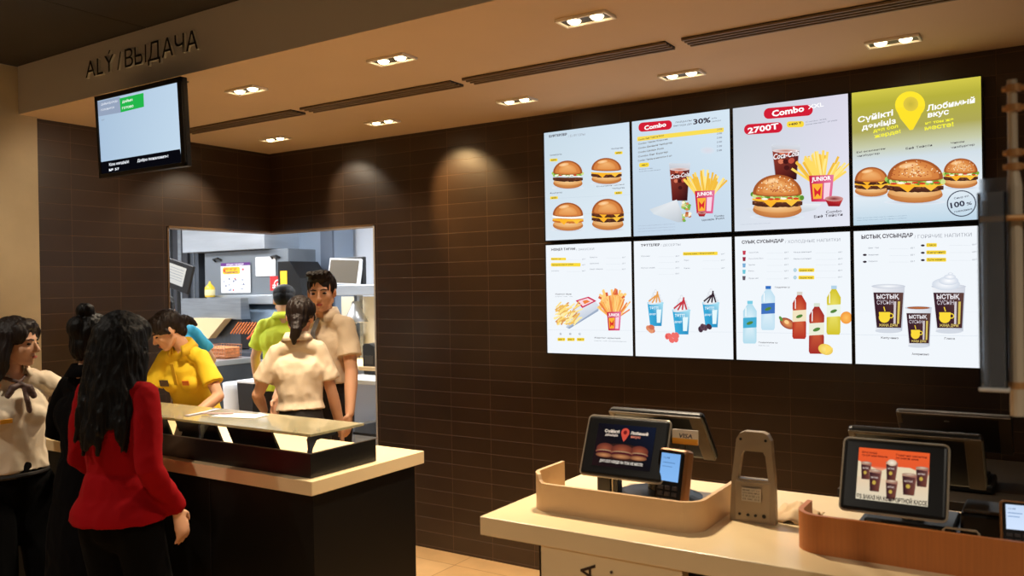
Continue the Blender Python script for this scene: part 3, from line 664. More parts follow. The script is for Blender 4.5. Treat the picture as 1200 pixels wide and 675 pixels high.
def d7(cv):
    cv.bg(PW, PW, PW, PW); cv.line(35, 500, 585, 505, .9, (190, 202, 216))
    head(cv, 56, 66, 470, 'СУЫҚ СУСЫНДАР', 'ХОЛОДНЫЕ НАПИТКИ', 15, .43)
    rows(cv, 90, 284, [112, 142, 172, 202, 238], ['Coca-Cola', 'Coca-Cola Zero', 'Sprite', 'Fanta', 'Мұзды шай']); rows(cv, 306, 540, [112, 144, 170, 200, 232], ['Milkshake ванильный', 'Milkshake шоколадный', '', '', ''])
    for i, c_ in enumerate(((196, 60, 80), (150, 40, 60), (120, 170, 210), (110, 196, 214), (96, 84, 96))): cv.poly([(60, 100+i*31), (76, 100+i*31), (74, 120+i*31), (62, 120+i*31)], c_)
    for y in (186, 222): cv.pill(330, y, 406, y+18, YEL, 5); cv.text(336, y+14, 8, 'Шырын жаңа', DK, 62, .01); cv.ell(314, y+9, 8, 9, (206, 226, 232), (150, 190, 206))
    cv.text(218, 282, 7, 'Газдалған су', DK, 72, .01); cv.text(142, 552, 7, 'Газдалмаған су', DK, 92, .01); cv.text(142, 566, 4, 'Вода без газа', GRY, 50)
    bottle(cv, 98, 345, 555, 66, (176, 216, 232), (120, 200, 222), (70, 170, 206), (226, 240, 246)); bottle(cv, 186, 272, 488, 66, (190, 220, 236), (50, 110, 190), (64, 112, 186), (226, 240, 246))
    cv.ell(280, 455, 40, 24, (238, 160, 96), (150, 60, 50), rot=30); cv.ell(276, 448, 12, 9, (250, 206, 140), rot=30); cv.ell(248, 432, 14, 7, (96, 150, 70), rot=60)
    bottle(cv, 337, 300, 530, 66, (176, 46, 34), (212, 206, 196), (238, 224, 190), (216, 110, 70)); bottle(cv, 500, 270, 508, 66, (206, 190, 40), (176, 206, 226), (232, 240, 226), (236, 226, 110))
    cv.ell(560, 425, 28, 30, (250, 190, 96), (236, 150, 60)); bottle(cv, 420, 355, 602, 72, (160, 44, 40), (212, 222, 206), (232, 232, 210), (206, 96, 60))
    cv.ell(464, 580, 36, 26, (250, 226, 130), (232, 196, 80), rot=20); cv.poly([(464, 556), (500, 574), (464, 604)], (248, 214, 100))
def coffee(cv, cx, y0, y1, w, cream=False, open_=False):
    h = y1-y0
    cv.poly([(cx-w*.5, y0), (cx+w*.5, y0), (cx+w*.42, y1), (cx-w*.38, y1)], [(236, 238, 242), (206, 210, 220), (190, 196, 208), (226, 228, 234)]); cv.ell(cx, y1, w*.40, w*.07, (206, 212, 222))
    cv.poly([(cx-w*.46, y0+h*.14), (cx+w*.46, y0+h*.14), (cx+w*.39, y0+h*.93), (cx-w*.35, y0+h*.93)], [(62, 34, 44), (96, 66, 60), (70, 42, 44), (50, 26, 38)])
    cv.ell(cx, y0, w*.52, w*.07, (246, 248, 250), (196, 202, 214))
    if open_: cv.ell(cx, y0, w*.44, w*.05, (186, 108, 62), (150, 80, 44))
    if cream:
        for dx, dy, r in ((-.08, -.1, .42), (.0, -.25, .3), (.04, -.42, .18), (.06, -.56, .08)): cv.ell(cx+dx*w, y0+dy*w*.7, r*w, r*w*.45, (250, 251, 253), (206, 214, 226))
    cv.text(cx-w*.36, y0+h*.28, w*.13, 'ЫСТЫҚ', (236, 232, 236), w*.68, .03); cv.text(cx-w*.35, y0+h*.41, w*.13, 'СУСЫН', (214, 206, 214), w*.50, .0)
    cv.ell(cx-w*.12, y0+h*.70, w*.17, h*.12, YEL); cv.poly([(cx-w*.29, y0+h*.58), (cx+w*.06, y0+h*.58), (cx+w*.04, y0+h*.72), (cx-w*.27, y0+h*.72)], YEL); cv.ring(cx+w*.08, y0+h*.66, w*.05, w*.08, YEL)
    cv.line(cx-w*.14, y0+h*.46, cx-w*.10, y0+h*.56, w*.03, YEL); cv.text(cx-w*.28, y0+h*.90, w*.08, 'ЖАҢА ДӘМ', (226, 200, 110), w*.56, .02)
    for k in range(2): cv.text(cx+w*(.20+.10*k), y0+h*.86, w*.08, ('горячие', 'напитки')[k], ((236, 232, 236), YEL)[k], h*.52*1., .01, rot=90) if False else cv.poly([(cx+w*(.17+.12*k), y0+h*.34), (cx+w*(.24+.12*k), y0+h*.34), (cx+w*(.22+.11*k), y0+h*.84), (cx+w*(.155+.11*k), y0+h*.84)], ((206, 196, 200), (214, 190, 90))[k])
def d8(cv):
    cv.bg(PW, PW, PW, PW); cv.line(30, 522, 606, 524, .9, (188, 202, 216)); cv.line(30, 412, 606, 416, .6, (214, 222, 230))
    head(cv, 54, 80, 502, 'ЫСТЫҚ СУСЫНДАР', 'ГОРЯЧИЕ НАПИТКИ', 17, .47)
    rows(cv, 86, 300, [126, 158, 188], ['Шай / Чай', 'Американо', 'Эспрессо']); rows(cv, 352, 580, [110, 144, 180], ['', '', ''])
    for y, w_, s in ((100, 48, 'Глясе'), (134, 90, 'Капучино'), (168, 90, 'Латте макиато')): cv.pill(350, y, 350+w_, y+18, YEL, 4); cv.text(355, y+14, 9, s, DK, w_-10, .01); cv.ell(334, y+11, 9, 5, DK)
    for y in (155, 187): cv.ell(70, y, 9, 5, DK)
    coffee(cv, 178, 300, 503, 148); coffee(cv, 450, 300, 503, 150, cream=True); coffee(cv, 314, 398, 570, 118, open_=True)
    cv.text(146, 538, 9, 'Капучино', DK, 78, .01); cv.text(430, 540, 9, 'Глясе', DK, 46, .01); cv.text(284, 610, 9, 'Американо', DK, 76, .01)
menu(0, 0, 'lit menu screen with four burgers, top left of the wall of screens', [(22, 125), (460, 70), (467, 638), (32, 663)], d1)
menu(1, 0, 'lit menu screen with red Combo badge, cola, wrap and fries under a price list', [(22, 92), (520, 30), (535, 638), (38, 662)], d2)
menu(2, 0, 'lit menu screen with Combo XXL badge, 2700 price and a large sesame burger', [(20, 92), (545, 25), (560, 632), (32, 662)], d3)
menu(3, 0, 'yellow-green topped menu screen with a yellow map pin and three burgers', [(22, 88), (587, 15), (608, 632), (35, 658)], d4)
menu(0, 1, 'lit menu screen of snacks with fries and potato wedges, bottom left', [(33, 42), (520, 20), (535, 658), (47, 643)], d5)
menu(1, 1, 'lit menu screen of desserts with three blue ice cream cups', [(22, 38), (545, 17), (552, 652), (37, 637)], d6)
menu(2, 1, 'lit menu screen of cold drinks with five bottles', [(22, 32), (572, 10), (590, 648), (35, 635)], d7)
menu(3, 1, 'lit menu screen of hot drinks with three brown paper cups', [(18, 45), (608, 18), (608, 668), (32, 652)], d8)

# hanging order-status screen
t = thing('order_status_screen', 'black hanging screen showing a grey and green order board below the fascia lettering', 'screen', (-3.825, 2.28, 2.622)); t.rotation_euler = (R(2.5), 0, 0)
w_, h_ = .655, .385
bm = nb(); box(bm, (0, .0, -h_), (w_, .028, 0), .004); box(bm, (.1, .028, -.33), (w_-.1, .06, -.06), .006); obj('housing', bm, M_BLKP, t)
bm = nb()
for a in (((0, -.008, -.022), (w_, .001, 0)), ((0, -.008, -h_), (w_, .001, -h_+.018)), ((0, -.008, -h_), (.016, .001, 0)), ((w_-.026, -.008, -h_), (w_, .001, 0))): box(bm, *a, .001, 1)
obj('bezel', bm, M_BLKP, t)
bm = nb(); tube(bm, [(w_/2, .05, -.12), (w_/2, .20, -.08), (w_/2, .225, -.02), (w_/2, .225, .062)], .014); box(bm, (w_/2-.03, .195, .055), (w_/2+.03, .255, .061)); obj('bracket', bm, M_DGREY, t)
cv = Canvas(w_-.042, h_-.040, [(63, 188), (525, 70), (567, 542), (92, 612)])
cv.bg((166, 190, 214), (168, 192, 216), (186, 208, 228), (190, 212, 230))
cv.poly([(63, 192), (190, 160), (197, 250), (70, 275)], (146, 160, 184)); cv.poly([(188, 170), (325, 135), (330, 215), (196, 250)], (34, 176, 72))
cv.text(84, 212, 10, 'ДАЙЫНДАЛУДА', (226, 232, 240), 96, .02); cv.text(84, 244, 10, 'ГОТОВИТСЯ', (226, 232, 240), 76, .02); cv.text(204, 196, 12, 'ДАЙЫН', (236, 250, 238), 60, .03); cv.text(204, 232, 12, 'ГОТОВО', (236, 250, 238), 66, .03); cv.text(88, 300, 7, '57', GRY, 16)
cv.poly([(87, 540), (550, 462), (570, 545), (92, 612)], (8, 8, 14))
cv.text(134, 562, 15, 'Қош келдіңіз!', (236, 240, 248), 116, .03); cv.text(134, 594, 13, '№ 57', (236, 240, 248), 60, .03); cv.text(298, 540, 15, 'Добро пожаловать!', (236, 240, 248), 186, .03)
cv.build('screen', SCR, t, Matrix.Translation((.016, -.002, -.022)) @ Matrix.Rotation(math.pi/2, 4, 'X'))

# ------------------------------------------------------------------ payment terminals on the right counter
def pos(x, y, label, draw, rz=0., z0=1.0, cust=True, wcust=.272, hc=.186, opw=.33, spread=.0, round_base=True, dy=0., odx=0.):
    t = thing('payment_terminal', label, 'till', (x, y, z0), rz)
    bm = nb()
    if round_base:
        lathe(bm, [(.11, 0), (.125, .004), (.125, .012), (.10, .022), (.03, .03), (.028, .05)], n=28)
        for v in bm.verts: v.co.x *= 1.15
    else: box(bm, (-.13, -.10, 0), (.13, .13, .035), .01); box(bm, (-.11, -.085, .035), (.11, .10, .05), .006)
    obj('base', bm, M_BLKP, t, smooth=False)
    bm = nb(); tube(bm, [(0, .0, .02), (0, .02, .12), (0, .02, .2)], [.032, .026, .03], 14); box(bm, (-.06, -.05, .15), (.06, .05, .19), .01); obj('stand', bm, M_DGREY, t, smooth=False)
    if cust:
        a = R(24); M = Matrix.Translation((-.01+spread, -.19+dy, .285)) @ Matrix.Rotation(-a, 4, 'X')   # top edge; screen hangs down, leaning back
        e = bpy.data.objects.new('customer_screen', None)
        bm = nb(); box(bm, (-wcust/2, 0, -hc), (wcust/2, .026, 0), .010, 3, M=M); cs = obj('customer_screen', bm, M_BLKP, t)
        bm = nb(); ww, hh = wcust/2, hc
        pts = [(-ww, 0), (ww, 0), (ww, -hh), (-ww, -hh)]
        loop = []
        for cx, cz, a0 in ((ww-.012, -.012, 90), (ww-.012, -hh+.012, 0), (-ww+.012, -hh+.012, -90), (-ww+.012, -.012, -180)):
            for k in range(5): th = R(a0-22.5*k); loop.append(M @ Vector((cx+.012*math.cos(th), .006, cz+.012*math.sin(th))))
        loop.append(loop[0].copy()); tube(bm, loop, .0034, 6, False); obj('edge_band', bm, M_RIM, cs)
        bx_, bz = .038, .030
        cv = Canvas(wcust-2*bx_-.004, hc-2*bz+.006, dims=(540, 350)); draw(cv)
        cv.build('screen', SCR, cs, M @ Matrix.Translation((-wcust/2+bx_, -.0006, -.024)) @ Matrix.Rotation(math.pi/2, 4, 'X'))
        bm = nb(); prism(bm, [(-.19+dy+.06, .15), (-.19+dy+.10, .21), (.0, .2), (.0, .16)], 'x', -.035, .035); obj('hinge', bm, M_DGREY, t)
    # cashier's screen, leaning the other way
    a = R(40); M = Matrix.Translation((-.012+odx, .02, .287)) @ Matrix.Rotation(a, 4, 'X')
    bm = nb(); box(bm, (-opw/2, -.028, -.21), (opw/2, 0, 0), .012, 3, M=M); os_ = obj('cashier_screen', bm, M_DGREY if not cust else M_BLKP, t)
    bm = nb(); box(bm, (-opw/2+.004, -.0315, -.008), (opw/2-.004, -.026, .0015), .002, M=M); box(bm, (opw/2-.045, -.0315, -.205), (opw/2-.004, -.026, -.006), .002, M=M); box(bm, (-opw/2+.004, -.0315, -.06), (-opw/2+.022, -.026, -.006), .002, M=M); obj('back_trim', bm, mat('bronze_plastic', (104, 88, 66), .4), os_)
    bm = nb(); vs, fs, _ = text_mesh('elo', .02); V = [bm.verts.new(M @ Vector((v[0]*.016-.03, -.0325, v[1]*.016-.035))) for v in vs]
    for f in fs: bm.faces.new([V[k] for k in f])
    obj('logo', bm, mat('silver_print', (180, 174, 160), .4), os_)
    return t
def s1(cv):
    cv.bg((18, 16, 22), (34, 20, 20), (20, 26, 44), (18, 16, 20))
    cv.ell(265, 62, 38, 38, (200, 74, 58)); cv.poly([(228, 70), (302, 70), (282, 112), (262, 136), (246, 112)], (200, 74, 58)); cv.ell(265, 60, 17, 17, (108, 28, 28))
    cv.text(70, 70, 22, 'Сүйікті', (226, 206, 186), 140, .04); cv.text(80, 98, 18, 'дәміңіз', (206, 186, 170), 120, .04); cv.text(316, 70, 22, 'Любимый', (226, 206, 186), 160, .04); cv.text(322, 98, 18, 'вкус', (206, 120, 96), 90, .04)
    cv.ell(258, 225, 240, 72, (96, 54, 42), (36, 22, 20))
    for cx, w_ in ((100, 170), (420, 170), (262, 210)):
        cv.ell(cx, 205, w_*.48, 46, (150, 78, 52), (92, 42, 34)); cv.ell(cx, 230, w_*.5, 22, (206, 176, 130), (120, 60, 44)); cv.ell(cx, 238, w_*.46, 16, (74, 26, 30)); cv.ell(cx, 258, w_*.46, 20, (190, 130, 84), (110, 64, 44))
    cv.text(70, 316, 20, 'ДӘЛ СОЛ ЖЕРДЕ! НА ТОМ ЖЕ МЕСТЕ!', (226, 214, 200), 400, .03)
def s2(cv):
    cv.bg((228, 92, 42), (216, 200, 170), (224, 88, 44), (206, 190, 160)); cv.bg(0, 0, stops=[(0, (226, 90, 42)), (.34, (222, 86, 46)), (.46, (226, 196, 160)), (1, (216, 204, 178))])
    cv.poly([(0, 90), (180, 150), (260, 110), (400, 110), (540, 150), (540, 200), (0, 200)], (224, 206, 172))
    cv.text(26, 36, 13, 'Ыстық сусындар', (96, 26, 20), 120, .03); cv.text(26, 56, 13, 'әр күні жаңа бағамен', (96, 26, 20), 200, .03); cv.text(290, 36, 13, 'Горячие напитки', (96, 26, 20), 230, .03); cv.text(290, 56, 13, 'по новой цене', (96, 26, 20), 170, .03)
    def c(cx, y0, y1, w_):
        cv.poly([(cx-w_/2, y0), (cx+w_/2, y0+6), (cx+w_*.36, y1), (cx-w_*.36, y1)], [(196, 150, 124), (150, 96, 84), (96, 48, 44), (60, 30, 34)]); cv.poly([(cx-w_*.47, y0+14), (cx+w_*.40, y0+20), (cx+w_*.30, y1-6), (cx-w_*.33, y1-8)], [(48, 26, 34), (96, 58, 54), (110, 62, 50), (44, 22, 30)])
        cv.ell(cx-w_*.06, (y0+y1)/2+12, w_*.14, (y1-y0)*.10, (190, 160, 70)); cv.ell(cx, y0+2, w_*.5, 9, (214, 190, 166), (150, 110, 90)); cv.text(cx-w_*.32, y0+(y1-y0)*.38, 10, 'ЫСТЫҚ', (206, 186, 176), w_*.56, .03)
    c(65, 100, 215, 84); c(490, 100, 226, 96); c(262, 84, 208, 92); cv.ell(262, 86, 36, 22, (240, 226, 206), (206, 180, 150)); c(140, 148, 290, 98); c(398, 152, 290, 112); c(268, 208, 330, 92)
    cv.text(6, 344, 26, 'ӨЗ ЗАКАЗ НА КОМФОРТНОЙ КАССЕ', (34, 26, 26), 530, .04)
def s3(cv): cv.bg((10, 10, 12), (10, 10, 12))
pos(-1.10, 2.54, 'dark till with a red map pin on its customer screen, inside the cream organiser', s1)
pos(-.345, 2.52, 'dark till whose customer screen shows brown cups on orange and white', s2, wcust=.245, opw=.34, round_base=False, dy=-.01, odx=.015)
pos(-.34, 3.62, 'dark till with a brown-lit top edge on the cabinet against the tiled wall', s3, z0=.90, cust=False, opw=.40, round_base=False)
t = thing('back_cabinet', 'low dark cabinet against the tiled wall, hidden behind the right counter', 'cabinet', (.2, 3.8, 0))
bxo('body', (-.9, -.42, .08), (.9, .40, .87), M_BLACK, t, .002); bxo('top', (-.92, -.44, .87), (.92, .42, .90), M_DGREY, t, .002); bxo('plinth', (-.86, -.36, 0), (.86, .38, .08), M_BLKP, t)
for k in range(3): bxo('door', (-.88+.59*k, -.435, .10), (-.31+.59*k, -.42, .85), M_BLACK, t, .002)

def keypad_terminal(x, y, label, rz, tilt, z=.0, S=1., holder=True, scr=(120, 170, 226)):
    t = thing('card_reader', label, 'card reader', (x, y, 1.0), rz)
    M = Matrix.Translation((0, 0, z)) @ Matrix.Rotation(-tilt, 4, 'X') @ Matrix.Scale(S, 4)
    if holder:
        bm = nb(); tube(bm, [(0, .05, 0), (0, .05, .06), (0, .03, .10)], .012, 12); lathe(bm, [(.04, 0), (.045, .004), (.04, .010), (.014, .014)], (0, .05, 0), 20); obj('holder', bm, M_BLKP, t)
    bm = nb(); box(bm, (-.040, -.012, 0), (.040, .028, .155), .010, 3, M=M); b_ = obj('body', bm, mat('bronze_shell', (150, 104, 62), .35, metal=.3), t, smooth=False)
    bm = nb(); box(bm, (-.034, -.0155, .006), (.034, -.010, .148), .005, 2, M=M); obj('face_plate', bm, M_BLKP, b_)
    cv = Canvas(.052, .066, dims=(80, 100)); cv.bg(scr, tuple(min(255, c+10) for c in scr)); cv.text(10, 20, 7, '12:48', (60, 90, 130), 26); cv.line(8, 34, 60, 34, 3, (90, 130, 180)); cv.line(8, 48, 50, 48, 3, (100, 140, 190)); cv.build('screen', SCR, b_, M @ Matrix.Translation((-.026, -.0165, .142)) @ Matrix.Rotation(math.pi/2, 4, 'X'))
    bm = nb()
    for i in range(3):
        for j in range(4): box(bm, (-.026+i*.019, -.0185, .012+j*.0145), (-.012+i*.019, -.015, .022+j*.0145), .001, 1, M=M)
    obj('keypad', bm, mat('key_grey', (66, 60, 58), .4), b_)
    return t
keypad_terminal(-.955, 2.275, 'card reader with a lit blue screen standing beside the till inside the cream organiser', R(-8), R(14), .03, 1.2)
keypad_terminal(-.092, 2.38, 'card reader with a pale lit screen at the right edge behind the brown organiser', R(6), R(20), .01, .9, True, (196, 214, 240))
t = thing('card_logo_sign', 'small yellow and white VISA sign above the card reader', 'sign', (-.978, 2.475, 1.0))
bm = nb(); tube(bm, [(0, .0, 0), (0, .0, .2)], .004, 8); lathe(bm, [(.018, 0), (.018, .004), (.005, .006)], n=16); obj('stem', bm, M_BLKP, t)
bxo('plate', (-.042, -.004, .195), (.042, .0, .24), M_PAPER, t, .001)
cv = Canvas(.084, .045, dims=(84, 45)); cv.bg((240, 236, 226), (236, 226, 206)); cv.bg(0, 0, stops=[(.60, (236, 176, 60)), (1, (224, 150, 40))]); cv.text(20, 25, 13, 'VISA', (34, 40, 70), 46, .02, shear=.2); cv.build('print', PRN, t, Matrix.Translation((-.042, -.0045, .24)) @ Matrix.Rotation(math.pi/2, 4, 'X'))
t = thing('coupon_scanner', 'small black box on a stand with a pale strip, left of the map-pin till', 'scanner', (-1.235, 2.46, 1.0))
bxo('body', (-.036, -.02, .012), (.012, .02, .088), M_BLKP, t, .004); bxo('foot', (-.04, -.025, 0), (.036, .03, .012), M_DGREY, t, .002); bxo('strip', (.015, -.015, .012), (.019, .01, .080), M_RIM, t); bxo('side_block', (.021, -.014, .012), (.036, .02, .075), M_BLKP, t, .002)

# grey plastic stand seen from behind
t = thing('reader_cradle', 'upright grey plastic stand with a trapezoid opening and a rating label, between the two tills', 'device stand', (-.752, 2.42, 1.0), R(2))
bm = nb()
out = [(-.066, 0), (.066, 0), (.062, .12), (.050, .235), (.040, .252), (.026, .258), (-.026, .258), (-.040, .252), (-.050, .235), (-.062, .12)]
inn = [(-.044, .122), (.044, .122), (.035, .190), (.028, .202), (-.028, .202), (-.035, .190)]
def loopv(pts, y): return [bm.verts.new((p[0], y+p[1]*.10, p[1])) for p in pts]
o0, o1, i0, i1 = loopv(out, -.014), loopv(out, .014), loopv(inn, -.014), loopv(inn, .014)
for a, b in ((o0, o1), (i1, i0)):
    for k in range(len(a)): bm.faces.new((a[k], a[(k+1) % len(a)], b[(k+1) % len(a)], b[k]))
for o_, i_ in ((o0, i0), (o1, i1)):
    # stitch ring: bottom, sides, top
    bm.faces.new((o_[0], o_[1], o_[2], i_[1], i_[0], o_[9])); bm.faces.new((o_[2], o_[3], i_[2], i_[1])); bm.faces.new((o_[3], o_[4], o_[5], i_[3], i_[2]))
    bm.faces.new((o_[5], o_[6], i_[4], i_[3])); bm.faces.new((o_[6], o_[7], o_[8], i_[5], i_[4])); bm.faces.new((o_[8], o_[9], i_[0], i_[5]))
obj('frame', bm, M_GREYP, t)
bm = nb(); box(bm, (-.052, -.010, .004), (.052, .010, .118), .004); 
for v in bm.verts: v.co.y += v.co.z*.10-.006
obj('panel', bm, mat('grey_plastic_light', (176, 156, 126), .5), t)
for x in (-.036, -.012, .010, .034):
    bm = nb(); lathe(bm, [(.001, 0), (.004 if x < .03 else .006, 0), (.004, .003)], (x, -.0155, .022), 10, M=Matrix.Rotation(math.pi/2, 4, 'X')); obj('port', bm, mat('port_black', (14, 12, 10), .5), t)
for x in (-.036, .036): bm = nb(); lathe(bm, [(.001, 0), (.004, 0), (.004, .003)], (x, .008, .236), 10, M=Matrix.Rotation(math.pi/2, 4, 'X')); obj('screw', bm, mat('port_black', (14, 12, 10), .5), t)
cv = Canvas(.056, .038, dims=(100, 68)); cv.bg((206, 196, 176), (196, 186, 166))
for y, s in ((16, 'MODEL  5 V  2 A'), (30, 'S/N 0042 8816'), (44, '|| ||| || |||| | ||'), (60, 'CE  EAC  ||| |||')): cv.text(6, y, 8, s, (70, 62, 54), 86, .01)
cv.build('rating_label', PRN, t, Matrix.Translation((-.030, -.0120, .099)) @ Matrix.Rotation(math.pi/2-.0997, 4, 'X'))
# crumpled napkin
bm = nb(); bmesh.ops.create_grid(bm, x_segments=22, y_segments=18, size=.5)
for v in bm.verts:
    n_ = noise.noise(Vector((v.co.x*4, v.co.y*4, 3))); n2 = noise.noise(Vector((v.co.x*11, v.co.y*9, 7)))
    r2 = (v.co.x**2+v.co.y**2)
    v.co = Vector((v.co.x*.085, v.co.y*.11, max(.0005, .020*(1-r2*3.2)+.012*n_+.004*n2)+.0005))
o = obj('crumpled_napkin', bm, mat('napkin', (226, 196, 154), .8), smooth=True); o.location = (-.662, 2.53, 1.0); o.scale = (1.5, 1.6, 1.7); tag(o, 'crumpled pale paper napkin lying beside the grey stand', 'napkin')
sm = o.modifiers.new('thick', 'SOLIDIFY'); sm.thickness = .001
# cable frame behind the right tray
bm = nb(); tube(bm, [(-.04, 0, .002), (-.04, 0, .058), (-.034, 0, .064), (.034, 0, .064), (.04, 0, .058), (.04, 0, .002)], .003, 8)
o = obj('wire_stand', bm, M_RIM); o.location = (-.215, 2.385, 1.0); tag(o, 'thin pale wire loop standing behind the brown organiser, right of the cups till', 'stand')
t = thing('receipt_printer', 'squat black receipt printer behind the wire loop at the right', 'printer', (-.155, 2.52, 1.0))
bxo('body', (-.07, -.05, 0), (.05, .09, .085), M_BLKP, t, .008); bxo('lid', (-.064, -.046, .085), (.044, .07, .095), M_DGREY, t, .004)

# ------------------------------------------------------------------ leaflet rack close to the lens, right edge
t = thing('leaflet_rack', 'blurred upright rack with clamps and a clear pocket at the right edge of the photo', 'leaflet rack', (-.03, 1.75, 0))
M_POST = mat('weathered_post', (176, 156, 128), .6, metal=.2, var=.2, vscale=10); M_CL = mat('brass_clamp', (196, 146, 92), .5, metal=.4)
bm = nb(); tube(bm, [(.04, 0, .02), (.04, 0, 2.10)], .012, 14); lathe(bm, [(.13, 0), (.14, .006), (.13, .014), (.03, .022)], (.04, 0, 0), 28); obj('stand_post', bm, M_POST, t)
bm = nb(); tube(bm, [(-.035, 0, 1.45), (-.035, 0, 1.60), (-.035, 0, 1.86), (-.037, 0, 1.90), (-.037, 0, 2.05)], [.012, .0115, .012, .008, .008], 12); obj('hanging_tube', bm, mat('tube_grey', (205, 190, 164), .5, metal=.2), t)
for z in (2.035, 2.0, 1.92, 1.895, 1.505):
    bm = nb(); tube(bm, [(-.053, 0, z), (.052, 0, z)], .005, 8); lathe(bm, [(.0125, -.006), (.0125, .006)], (-.035, 0, z), 14); obj('clamp', bm, M_CL, t)
bm = nb(); tube(bm, [(-.090, -.02, 1.803), (-.045, -.02, 1.803), (.05, 0, 1.803)], .0055, 8); obj('pocket_arm', bm, M_CL, t)
M_ACR = mat('clear_acrylic', (225, 232, 240), .06, trans=.92, spec=.6)
pk = bpy.data.objects.new
bm = nb(); a = .0025
box(bm, (-.092, -.030, 1.500), (-.048, -.030+a, 1.850)); box(bm, (-.092, .026, 1.500), (-.048, .026+a, 1.880)); box(bm, (-.092, -.030, 1.500), (-.092+a, .026, 1.850)); box(bm, (-.048-a, -.030, 1.500), (-.048, .026, 1.850))
p_ = obj('pocket', bm, M_ACR, t)
bm = nb(); box(bm, (-.094, -.032, 1.494), (-.046, .030, 1.501), .002); obj('pocket_rim', bm, mat('frosted_rim', (205, 200, 192), .4), p_)
tt = thing('leaflet_stack', 'dark grey leaflets standing in the clear pocket at the right edge', 'leaflets', (-.03, 1.75, 1.502))
bm = nb(); box(bm, (-.077, -.018, 0), (-.053, .012, .35), .001); obj('leaflet', bm, mat('leaflet_dark', (50, 46, 50), .6), tt)
bm = nb(); box(bm, (-.086, -.014, 0), (-.079, .018, .335), .001); obj('leaflet', bm, mat('menu_light_blue', (170, 184, 206), .6), tt)  # pale blue slab stands in for menu light seen through the clear pocket
# ------------------------------------------------------------------ kitchen behind the opening
ST, SD = M_STEEL, M_STEELD
M_STL = mat('bright_steel', (196, 202, 208), .3, metal=.75, var=.08, vscale=2, stretch=(1, 1, 8))
# wall cladding and columns at the left
t = thing('steel_cabinet', 'tall pale steel cabinet at the far left of the kitchen opening', 'cabinet', (-9.3, 6.55, 0))
bxo('body', (-.45, -.2, 0), (.17, .4, 2.6), ST, t, .004)
for x in (-.44, -.28, -.12, .03): bxo('door', (x, -.212, .1), (x+.135, -.2, 2.55), M_STL if x > 0 else ST, t, .002)
t = thing('dark_column', 'dark grey steel column between the pale cabinet and the fryer hood', 'column', (-8.92, 6.5, 0))
bxo('shaft', (-.15, -.15, 0), (.13, .3, 2.7), mat('column_grey', (60, 62, 68), .5, metal=.3, var=.2, vscale=3), t, .004); bxo('cover_strip', (-.035, -.16, 0), (.03, -.15, 2.7), ST, t)
t = thing('steel_duct', 'narrow grey steel duct beside the hood', 'duct', (-8.69, 6.5, 0))
bxo('duct', (-.09, -.12, 1.1), (.07, .3, 2.8), SD, t, .004); bxo('seam', (-.012, -.128, 1.1), (-.004, -.12, 2.7), ST, t)
# hood with poster panel
t = thing('extractor_hood', 'large stainless extractor hood with a bright upper face over the fryers', 'extractor hood', (-7.55, 6.5, 0))
bxo('upper_hood', (-1.05, -.35, 2.13), (.36, .45, 2.75), M_STL, t, .006)
bxo('front_panel', (-.78, -.25, 1.62), (.62, .3, 2.125), mat('panel_steel', (128, 135, 142), .45, metal=.5, var=.06, vscale=2), t, .008)
bxo('ledge', (-.66, -.32, 1.53), (.45, .2, 1.63), M_STL, t, .004)
bm = nb(); prism(bm, [(-.22, 1.53), (.2, 1.53), (.2, 1.32), (-.30, 1.32), (-.34, 1.34)], 'x', -.60, .46); obj('lower_hood', bm, mat('lower_hood_steel', (96, 112, 128), .45, metal=.5, var=.06), t)
for x in (-.52, .45):
    bm = nb(); tube(bm, [(x-.06, -.255, 2.02), (x-.05, -.29, 2.04), (x+.03, -.29, 2.05), (x+.05, -.255, 2.03)], .012, 8); obj('handle', bm, M_BLKP, t)
def pdraw(cv):
    cv.bg((236, 236, 240), (230, 232, 236)); cv.poly([(0, 0), (100, 0), (100, 10), (0, 10)], (92, 36, 120)); cv.text(20, 8, 5, 'БАЛАМА ТАҒАМДАР', (240, 236, 246), 58, .02)
    cv.pill(6, 13, 66, 36, (240, 180, 30), 6); cv.text(14, 22, 6, 'Назар', (180, 60, 30), 40, .04); cv.text(14, 32, 6, 'аударыңыз!', (60, 40, 90), 44, .03); cv.ell(76, 22, 4, 4, (220, 80, 90)); cv.ell(12, 24, 4, 5, (200, 70, 30))
    rnd = random.Random(4)
    for k in range(14): cv.ell(10+rnd.uniform(0, 80), 46+rnd.uniform(0, 44), 3, 3, rnd.choice([(206, 80, 70), (110, 90, 160), (150, 160, 180), (90, 100, 130)]), n=8)
    for y in (42, 56, 70, 84): cv.text(6, y, 3.4, 'ет  сүт  жұмыртқа  бидай  соя', (120, 126, 150), 84)
sheet('notice_poster', .50, .34, facing(-8.02, 6.235, 1.995, 0, 0), (236, 236, 240), 'white notice with purple header and yellow badge on the steel hood panel', 'poster', draw=pdraw, dims=(100, 95))
def qdraw(cv):
    for i in range(7): cv.line(14, 14+i*9, 84-(i % 3)*14, 14+i*9, 1.6, (170, 176, 190))
sheet('paper_note', .32, .21, facing(-7.43, 6.235, 2.045, 0, 0), (238, 238, 240), 'plain white sheet with faint grey lines taped to the steel hood panel', 'note', draw=qdraw, dims=(100, 80))
def fdraw(cv):
    cv.poly([(20, 60), (60, 60), (60, 40), (80, 40), (80, 70), (20, 70)], (245, 236, 232)); cv.ring(62, 50, 24, 30, (245, 236, 232)); cv.line(20, 52, 48, 52, 6, (245, 236, 232))
e_ = sheet('fire_sign', .19, .155, facing(-7.16, 6.2, 1.83, 0, 0), (206, 40, 44), 'small red and white safety sign at the lower right of the hood panel', 'sign', draw=fdraw, dims=(100, 82))
for o in list(e_.children): o.location.z = 0
